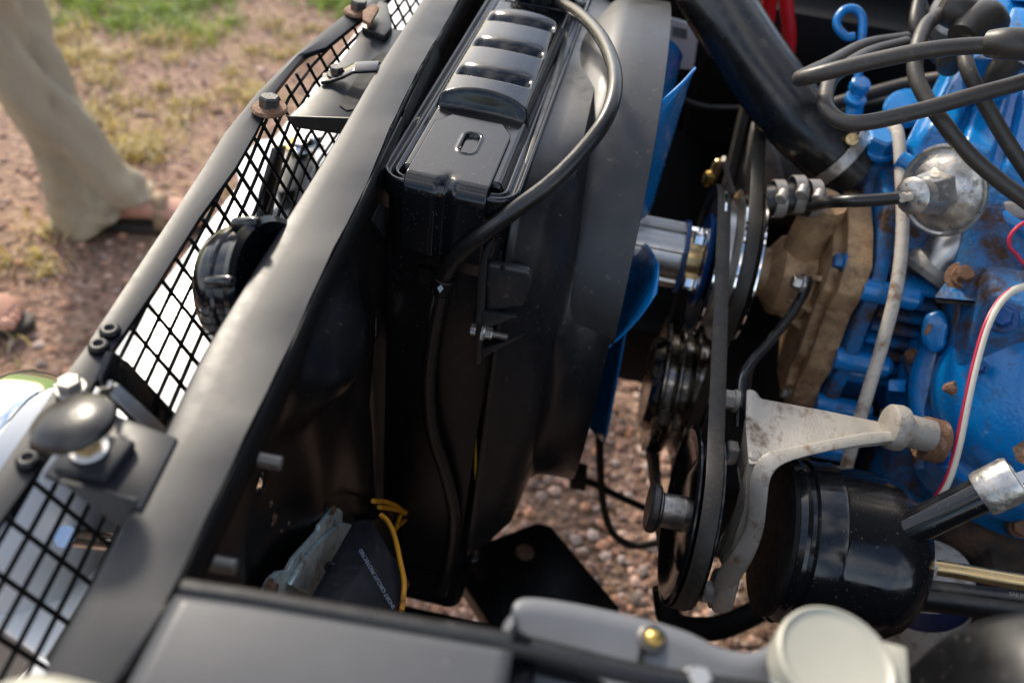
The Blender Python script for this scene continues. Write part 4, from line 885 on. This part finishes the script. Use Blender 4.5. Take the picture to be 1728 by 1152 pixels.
rp_ = AD([(1790, 478, .76), (1728, 484, .75), (1695, 502, .745), (1668, 545, .735), (1648, 610, .73), (1632, 680, .725), (1618, 750, .725), (1600, 810, .73), (1575, 850, .745)])
mk('white_core', tube(rp_, .0034, n=12), 'wire_white', rw_)
mk('red_stripe', tube([p + V((-.0026, -.0004, .0008)) for p in rp_], .0016, n=8), 'wire_red', rw_)
rw2 = thing('crimson_wire', 'short crimson wire loop at the right edge above the flange', 'wire', at(1712, 400, d=.80))
mk('wire_run', tube(AD([(1760, 368, .80), (1728, 376, .80), (1706, 396, .80), (1704, 416, .80), (1716, 430, .80), (1728, 445, .80), (1760, 470, .80)]), .0018, n=10), 'wire_red', rw2)

# ================================================================== POWER STEERING PUMP
pp = thing('steering_pump', 'black power steering pump reservoir with filler neck', 'pump', (.27, PY, .6))
pc = at(1320, 909, d=.735); pe = at(1550, 945, d=.725); pax = V((1, .02, -.01)).normalized()
mk('reservoir', lathe([(.050, -.010), (.0645, -.008), (.0680, -.002), (.0672, .0015), (.0650, .003), (.0655, .006), (.0685, .008), (.0690, .026), (.0700, .029), (.0690, .032), (.0688, .066), (.0665, .082), (.060, .096), (.048, .106), (.03, .112), (.001, .114)], pc, pax, n=72, wob=lambda a: 1 + .012 * math.sin(2 * a + .5)), 'gloss_black', pp, smooth=35)
mk('reflection_mask', lathe([(.001, -.0135), (.052, -.0135), (.0655, -.0112), (.0655, -.0075)], pc, pax, n=60), 'deep_black', pp)  # matte black disc added so the reservoir face stays dark, without ground reflection
n0 = at(1512, 902, d=.690); n1 = at(1690, 818, d=.655); nd = (n1 - n0).normalized()
mk('filler_neck', join(lathe([(.0135, -.02), (.0135, (n1 - n0).length * .90)], n0, nd, n=44), lathe([(.0205, -.02), (.0195, .0), (.0165, .006), (.0138, .008)], n0, nd, n=28)), 'gloss_black', pp, smooth=40)
fcap = mk('filler_cap', lathe([(.0165, -.004), (.0175, 0), (.0178, .020), (.0168, .024), (.0145, .0245), (.0135, .022), (.001, .022)], n1 - nd * .012, nd, n=40), 'zinc_spotted', pp, smooth=35)
mk('cap_tab', prism(AD([(1708, 800, .64), (1735, 790, .64), (1738, 812, .64), (1712, 818, .64)]), ray(1720, 805) * .002), 'brushed', fcap)
mk('cap_tab', prism(AD([(1708, 755, .66), (1740, 735, .65), (1740, 790, .65), (1714, 776, .66)]), ray(1720, 765) * .003), 'rusty', fcap)
# cast bracket
br = thing('pump_bracket', 'raw cast aluminium bracket carrying the power steering pump', 'bracket', at(1270, 780, d=.70))
arm = AD([(1259, 656, .735), (1274, 658, .733), (1282, 672, .732), (1400, 694, .735), (1486, 712, .738), (1512, 728, .735), (1520, 742, .722), (1500, 750, .713), (1400, 760, .700), (1330, 772, .690), (1305, 778, .686), (1262, 785, .688), (1257, 720, .71)])
mk('arm', prism(arm, ray(1380, 720) * .018), 'cast_alu', br, bevel=.0022)
rail = [(1525, 742, .712), (1480, 748, .706), (1420, 757, .696), (1360, 770, .686), (1318, 785, .678), (1300, 808, .676), (1294, 850, .680), (1288, 895, .688), (1272, 940, .700), (1245, 985, .715), (1222, 1030, .73)]
inn = [(1528, 728, .716), (1475, 728, .712), (1415, 738, .702), (1345, 752, .692), (1290, 765, .684), (1268, 800, .684), (1264, 850, .690), (1256, 895, .698), (1232, 935, .708), (1210, 965, .722), (1198, 1012, .738)]
rings = []
Ra, Ia = resample(AD(rail), 44), resample(AD(inn), 44)
for a, b_ in zip(Ra, Ia):
    w_ = (a + b_) * .5 - CAM; w_.normalize(); rings.append([a, b_, b_ + w_ * .016, a + w_ * .016])
mk('rail', loft(rings), 'cast_alu', br, bevel=.0016)
web = AD([(1262, 770, .690), (1268, 800, .692), (1262, 860, .70), (1240, 925, .712), (1215, 955, .725), (1208, 935, .735), (1212, 905, .735), (1232, 870, .735), (1246, 830, .735), (1240, 790, .735), (1250, 740, .735), (1257, 700, .735)])
mk('web', prism(web, V((.012, 0, 0))), 'cast_alu', br, bevel=.003, bseg=3)
foot = AD([(1198, 1010, .735), (1225, 960, .722), (1250, 975, .712), (1235, 1030, .722), (1215, 1036, .73), (1200, 1030, .735)])
mk('foot', prism(foot, ray(1220, 1000) * .02), 'cast_alu', br, bevel=.003)
mk('boss', lathe([(.014, -.010), (.0185, -.008), (.0195, 0), (.0185, .004), (.014, .006), (.0135, .030)], at(1514, 722, d=.725), (1, .06, -.12), n=36), 'cast_alu', br)
mk('spacer', lathe([(.0175, 0), (.0185, .001), (.0185, .016), (.0175, .017)], at(1556, 738, d=.735), (1, .06, -.12), n=36), 'rusty', br)
SB = hexbolt(.0105, .009, .0, .0, 'steel')
inst('bolt', SB, br, at(1240, 765, d=.735), (-1, -.1, .1)); inst('bolt', SB, br, at(1198, 998, d=.735), (-1, -.2, .1), scale=.95)
inst('bolt', hexbolt(.0085, .009, .010, .002, 'cast_alu', shank=.008, sr=.0055), br, at(1240, 676, d=.755), (-1, -.05, .05))
mk('lower_lug', prism(AD([(1205, 955, .742), (1240, 965, .735), (1232, 1000, .735), (1196, 1030, .742), (1190, 1000, .745)]), ray(1215, 990) * .02), 'dull_alu', br, bevel=.004)
st = thing('adjusting_strap', 'bent black steel strap from water pump bolt to pump bracket', 'strap', at(1300, 580, d=.85))
sp_pts = AD([(1362, 468, .885), (1358, 490, .878), (1335, 530, .86), (1300, 575, .835), (1268, 612, .81), (1253, 640, .79), (1250, 680, .77), (1248, 720, .765)])
mk('strap_edge', tube(sp_pts, .0050, n=12, flat=.55), 'gloss_black', st, smooth=60)
mk('strap_face', loft([[a + V((.003, .004, -.003)), a + V((.012, .025, -.012))] for a in resample(sp_pts, 24)], closed=False), 'gloss_black', st, solid=.002)
inst('bolt', hexbolt(.0075, .008, .0095, .0015, 'steel'), st, at(1352, 478, d=.872), (-1, -.1, .1))
# lines behind the pump, oil filter, exhaust
ln = thing('steel_line', 'tarnished steel power steering line leaving the pump', 'pipe', at(1640, 970, d=.72))
mk('pipe_run', tube(AD([(1540, 952, .73), (1600, 960, .725), (1680, 974, .715), (1800, 994, .70)]), .0066, n=18), 'gold_zinc', ln)
mk('fitting', lathe([(.009, 0), (.011, .002), (.011, .012), (.008, .014)], at(1548, 955, d=.728), (1, .1, -.05), n=6), 'steel', ln)
bh = thing('braided_hose', 'black braided pressure hose below the steel line', 'hose', at(1640, 1015, d=.74))
mk('hose_run', tube(AD([(1500, 1000, .76), (1580, 1006, .75), (1660, 1016, .74), (1800, 1034, .72)]), .0135, n=24), 'rubber', bh)
hx0 = at(1703, 1004, d=.709); text('hose_print', 'SAE J189', .0042, 'print_tan', bh, hx0, at(1780, 1015, d=.70) - hx0, -ray(1720, 1005))
of = thing('oil_filter', 'dusty white oil filter with blue printed band below the hose', 'oil filter', at(1570, 1060, d=.88))
oc = at(1560, 965, d=.88); oax = (at(1560, 1100, d=.95) - oc).normalized()
fcan = mk('filter_can', lathe([(.02, -.004), (.043, -.002), (.046, .004), (.046, .11), (.04, .118), (.01, .12)], oc, oax, n=48), 'filter_white', of)
mk('printed_band', lathe([(.0462, .006), (.0464, .007), (.0464, .034), (.0462, .035)], oc, oax, n=48, cap=False), 'filter_blue', fcan)
tp0 = at(1543, 988, d=.815); text('filter_print', 'PUROLATOR', .012, 'print_grey', fcan, tp0, at(1600, 997, d=.815) - tp0, -ray(1570, 990))
ex = thing('exhaust_manifold', 'brown scaled exhaust manifold behind the filler cap', 'manifold', at(1690, 890, d=.85))
mk('casting', tube(AD([(1590, 880, .95), (1650, 890, .92), (1720, 900, .90), (1850, 930, .88)]), [.035, .045, .05, .05], n=22), 'exhaust', ex)
mk('flange', prism(AD([(1690, 860, .84), (1740, 850, .83), (1740, 900, .83), (1700, 905, .84)]), ray(1710, 880) * .02), 'exhaust', ex, bevel=.004)
inst('bolt', hexbolt(.008, .008, .01, .001, 'rusty'), ex, at(1722, 890, d=.83), (-.3, -.6, .7))
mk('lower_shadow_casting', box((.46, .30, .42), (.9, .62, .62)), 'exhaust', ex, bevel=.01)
# ================================================================== REGULATOR BOX
rg = thing('voltage_regulator', 'dark regulator box on a bluish zinc base screwed to the panel', 'regulator', at(560, 960, x=-.135))
RX = -.146
bpts = [(556, 857), (566, 856), (578, 868), (628, 876), (640, 900), (575, 1060), (430, 1010), (439, 992), (448, 975), (462, 962), (478, 960), (488, 940), (530, 893), (532, 885)]
mk('zinc_base', prism(A(bpts, x=RX), (.004, 0, 0)), 'zinc_blue', rg, bevel=.0012)
mk('zinc_step', prism(A([(540, 905), (572, 880), (598, 884), (552, 948), (516, 1000), (482, 985), (505, 945)], x=RX + .0042), (.004, 0, 0)), 'zinc_blue', rg, bevel=.0015)
r0_ = AD([(597, 880, .650), (625, 876, .660), (692, 985, .635), (640, 1095, .570), (498, 1055, .530)])
r2_ = AD([(637, 915, .628), (650, 917, .634), (686, 985, .618), (642, 1086, .558), (552, 1054, .530)])
vn = -ray(600, 980).normalized()
cov = mk('cover', loft([r0_, [p + vn * .003 for p in r0_], [p.lerp(q, .22) + vn * .0035 for p, q in zip(r0_, r2_)], r2_]), 'navy_plastic', rg, bevel=.0016, bseg=3, smooth=40)
inst('rivet', RIV, rg, at(557, 957, d=.592), tuple(vn), scale=.7)
inst('bolt', hexbolt(.005, .004, .0065, .001, 'rusty'), rg, at(453, 993, x=RX + .004), (1, 0, 0))
mk('rust_cap', lathe([(.0035, 0), (.0035, .002), (.001, .003)], at(560, 860, x=RX + .004), (1, 0, 0), n=12), 'rusty', rg)
mk('terminal_block', prism(A([(612, 876), (630, 868), (668, 925), (650, 935)], x=RX + .016), (.008, 0, 0)), 'worn_black', rg, bevel=.001)
ta, tb = at(667, 1024, d=.584), at(627, 954, d=.594)
text('cover_print', 'SHORT CIRCUIT PROTECTED', .0035, 'print_grey', cov, ta, tb - ta, vn)
mk('plug', prism(A([(600, 880), (622, 845), (640, 842), (646, 862), (625, 890)], x=RX + .004), (.016, 0, 0)), 'rubber', rg, bevel=.003, bseg=3)
yw = thing('yellow_wires', 'yellow wires bundled out of the regulator plug', 'wires', at(660, 870, x=-.125))
for pts in ([(642, 868), (655, 880), (666, 905), (676, 950), (682, 985), (678, 1030)], ):
    mk('wire_run', tube([at(u, v, d=.655 - .0004 * (v - 868)) for u, v in pts], .0019, n=10), 'orange_wire', yw)
for pts in ([(630, 845), (650, 846), (670, 854), (684, 866)], [(640, 855), (662, 858), (690, 866), (688, 880)], [(694, 868), (680, 880), (668, 890)], [(676, 868), (670, 885), (664, 900)]):
    mk('wire_run', tube(A(pts, x=-.122), .0021, n=10), 'orange_wire', yw)
# ================================================================== FRAME UNDER THE BAY
cm = thing('crossmember', 'black frame crossmember under the radiator', 'crossmember', (.0, .8, .3))
mk('plate', prism(A([(770, 962), (800, 920), (905, 880), (930, 885), (1045, 1022), (1045, 1060), (960, 1075), (880, 1110), (800, 1010)], z=.36), (0, 0, -.03)), 'worn_black', cm, bevel=.004)
mk('strut', prism(A([(768, 962), (800, 960), (870, 1075), (868, 1110), (850, 1085)], z=.375), (0, 0, -.03)), 'worn_black', cm, bevel=.004)
inst('bolt', hexbolt(.006, .006, .01, .001, 'brushed'), cm, at(795, 936, z=.38)); inst('bolt', hexbolt(.008, .006, .012, .001, 'rusty'), cm, at(886, 931, z=.365))
mk('frame_rail', box((-.5, .44, .30), (.9, .535, .38)), 'deep_black', cm, bevel=.006)
lw = thing('lower_cables', 'thin black cables hanging below the fan in front of the gravel', 'cable', at(1020, 800, y=.85))
mk('cable_run', tube(A([(1010, 640), (1012, 760), (1018, 850), (1035, 900), (1070, 920), (1110, 915)], y=.80), .0055), 'deep_black', lw)
mk('cable_run', tube(A([(960, 800), (1000, 815), (1040, 835), (1095, 860)], y=.80), .0050), 'deep_black', lw)
mk('cable_run', tube(A([(1105, 640), (1106, 740), (1110, 830)], y=.86), .006), 'deep_black', lw)
mk('connector', prism(A([(962, 795), (990, 800), (988, 830), (960, 825)], y=.79), (0, .02, 0)), 'deep_black', lw, bevel=.003)
st2 = thing('steering_link', 'dark steering arm below the pump pulley', 'steering arm', at(1200, 1040, z=.35))
mk('arm', tube([at(1120, 990, z=.45), at(1135, 1050, z=.42), at(1200, 1060, z=.40), at(1260, 1040, z=.40), at(1330, 1000, z=.42)], .014), 'deep_black', st2)

# ================================================================== PERSON (legs reach into the frame)
pe_ = thing('person', 'standing person in beige trousers and sandals beside the grille', 'person', (-1.25, 1.4, 0))
f1 = at(172, 350, z=.05)            # ankle of the leg in view
def leg(path, radii, name='trousers'): pass
ank = V((f1.x, f1.y, .09)); hip = V((-1.34, 1.46, .92)); knee = at(-22, 12, y=1.58)
ank2 = V((-1.31, 1.165, .09)); 
def body():
    J = {'pel': (-1.33, 1.35, .95), 'hl': (-1.33, 1.44, .92), 'kl': tuple(knee), 'al': tuple(ank), 'tl': (ank.x + .16, ank.y + .05, .035), 'hr': (-1.33, 1.26, .92), 'kr': (-1.34, 1.21, .50), 'ar': tuple(ank2), 'tr': (ank2.x + .17, ank2.y + .02, .035),
         'sp': (-1.33, 1.35, 1.2), 'ch': (-1.32, 1.35, 1.38), 'nk': (-1.31, 1.35, 1.50), 'hd': (-1.29, 1.35, 1.62), 'ht': (-1.29, 1.35, 1.72), 'sl': (-1.32, 1.52, 1.42), 'el': (-1.33, 1.57, 1.15), 'wl': (-1.22, 1.56, .93), 'fl': (-1.17, 1.55, .85), 'sr': (-1.32, 1.18, 1.42), 'er': (-1.33, 1.13, 1.15), 'wr': (-1.22, 1.14, .93), 'fr': (-1.17, 1.15, .85)}
    rad = {'pel': .13, 'hl': .06, 'kl': .045, 'al': .036, 'tl': .03, 'hr': .06, 'kr': .045, 'ar': .036, 'tr': .03, 'sp': .12, 'ch': .14, 'nk': .055, 'hd': .085, 'ht': .07, 'sl': .06, 'el': .042, 'wl': .028, 'fl': .03, 'sr': .06, 'er': .042, 'wr': .028, 'fr': .03}
    E_ = ['pel hl', 'hl kl', 'kl al', 'al tl', 'pel hr', 'hr kr', 'kr ar', 'ar tr', 'pel sp', 'sp ch', 'ch nk', 'nk hd', 'hd ht', 'ch sl', 'sl el', 'el wl', 'wl fl', 'ch sr', 'sr er', 'er wr', 'wr fr']
    ks = list(J); me = bpy.data.meshes.new('body'); b0 = wloc(pe_)
    me.from_pydata([tuple(V(J[k]) - b0) for k in ks], [tuple(ks.index(q) for q in e_.split()) for e_ in E_], [])
    o = bpy.data.objects.new('body', me); COL.objects.link(o); o.parent = pe_
    o.modifiers.new('skin', 'SKIN')
    for i, k in enumerate(ks):
        me.skin_vertices[0].data[i].radius = (rad[k], rad[k]); me.skin_vertices[0].data[i].use_root = (k == 'pel')
    sb_ = o.modifiers.new('sub', 'SUBSURF'); sb_.levels = 1; sb_.render_levels = 2
    me.materials.append(MATS['skin']); return o
body()
def leg_loft(a, k, h, hem):
    P = [a + V((.0, 0, -.055)), a + V((-.005, 0, .02)), a.lerp(k, .35), a.lerp(k, .7), k, k.lerp(h, .5), h]
    rr_ = [hem, hem * .98, .090, .086, .088, .098, .115]
    rings = []; cp_ = catmull(P, 6); m = len(cp_)
    for i, p in enumerate(cp_):
        t_ = i / (m - 1) * (len(rr_) - 1); j = min(len(rr_) - 2, int(t_)); r = rr_[j] + (rr_[j + 1] - rr_[j]) * (t_ - j)
        rings.append([p + V((math.cos(q) * r * (1.12 if i < 8 else 1), math.sin(q) * r, (.050 * math.cos(q - .3) * (5 - i) / 5 if i < 5 else 0))) * 1 + V((math.cos(q), math.sin(q), 0)) * (.014 * math.sin(2 * q + i * .22) + .010 * math.sin(4 * q - i * .35) - .020 * (1 - abs(math.sin(1.5 * q + i * .16 + .4))) ** 5 - .014 * (1 - abs(math.sin(2.5 * q - i * .3))) ** 6 + .007 * math.sin(7 * q + i * .6) + .006 * math.sin(i * 1.9 + 2 * q) * max(0, 1 - i / 14)) for q in [2 * math.pi * s / 32 for s in range(32)]])
    return loft(rings, cap=False)
mk('trousers', join(leg_loft(ank, knee, hip, .092), leg_loft(ank2, V((-1.34, 1.21, .50)), V((-1.33, 1.27, .92)), .092), lathe([(.19, 0), (.185, .1), (.165, .2)], (-1.33, 1.35, .85), (0, 0, 1), n=32, sx=1., sy=.8)), 'trouser', pe_, smooth=80, solid=.003)
mk('shirt', lathe([(.19, 0), (.175, .15), (.19, .35), (.20, .48), (.12, .58), (.065, .61)], (-1.33, 1.35, .92), (0, 0, 1), n=36, sx=1.05, sy=.72, cap=False), 'shirt', pe_, smooth=80, solid=.004)
for s_ in (1, -1):
    mk('sleeve', tube([V((-1.32, 1.35 + s_ * .14, 1.44)), V((-1.325, 1.35 + s_ * .20, 1.34)), V((-1.33, 1.35 + s_ * .225, 1.16))], [.08, .07, .06]), 'shirt', pe_, smooth=80)
mk('hair', lathe([(.085, -.02), (.098, .03), (.09, .085), (.05, .12), (.001, .13)], (-1.31, 1.35, 1.66), (-.25, 0, 1), n=28), 'hair', pe_, smooth=80)
for k_, (a, dr) in enumerate(((ank, V((.93, .30, 0)).normalized()), (ank2, V((.99, .1, 0)).normalized()))):
    sd_ = V((-dr.y, dr.x, 0)); ce = V((a.x, a.y, 0)) + dr * .10
    out = []
    for q in range(28):
        an = 2 * math.pi * q / 28; lx = math.cos(an) * .145; wy = math.sin(an) * (.044 + .010 * math.cos(an)); out.append(ce + dr * lx + sd_ * wy + V((0, 0, .012)))
    mk('sandal_sole', prism([p - V((0, 0, .010)) for p in out], (0, 0, .022)), 'sandal', pe_, bevel=.004)
    foot_ = [[ce + dr * u_ + sd_ * (math.cos(2 * math.pi * j / 18) * w2_) + V((0, 0, .026 + h2 * (.5 + .5 * math.sin(2 * math.pi * j / 18)))) for j in range(18)] for u_, w2_, h2 in ((-.115, .022, .04), (-.08, .034, .075), (-.03, .036, .08), (.03, .040, .055), (.075, .044, .035), (.10, .042, .026), (.108, .03, .02))]
    ft_ = mk('foot', loft(foot_), 'skin', pe_, smooth=80)
    for ti, (off_, ln_, rr2) in enumerate(((-.030, .030, .0125), (-.010, .030, .009), (.006, .026, .0085), (.021, .020, .008), (.034, .012, .0075))):
        q0 = ce + dr * .095 + sd_ * off_ + V((0, 0, .034)); mk('toe', tube([q0, q0 + dr * ln_ * .6 + V((0, 0, .002)), q0 + dr * ln_ + V((0, 0, -.004))], [rr2, rr2 * 1.05, rr2 * .6], n=12, k=4), 'skin', ft_, smooth=80)
    arcs = [[ce + dr * u_ + sd_ * (.049 * math.cos(R(g_))) + V((0, 0, .018 + h_ * math.sin(R(g_)))) for g_ in range(0, 181, 12)] for u_, h_ in ((.02, .072), (.035, .068), (.05, .06))]
    mk('sandal_strap', loft(arcs, closed=False), 'sandal_strap', pe_, smooth=80, solid=.003)
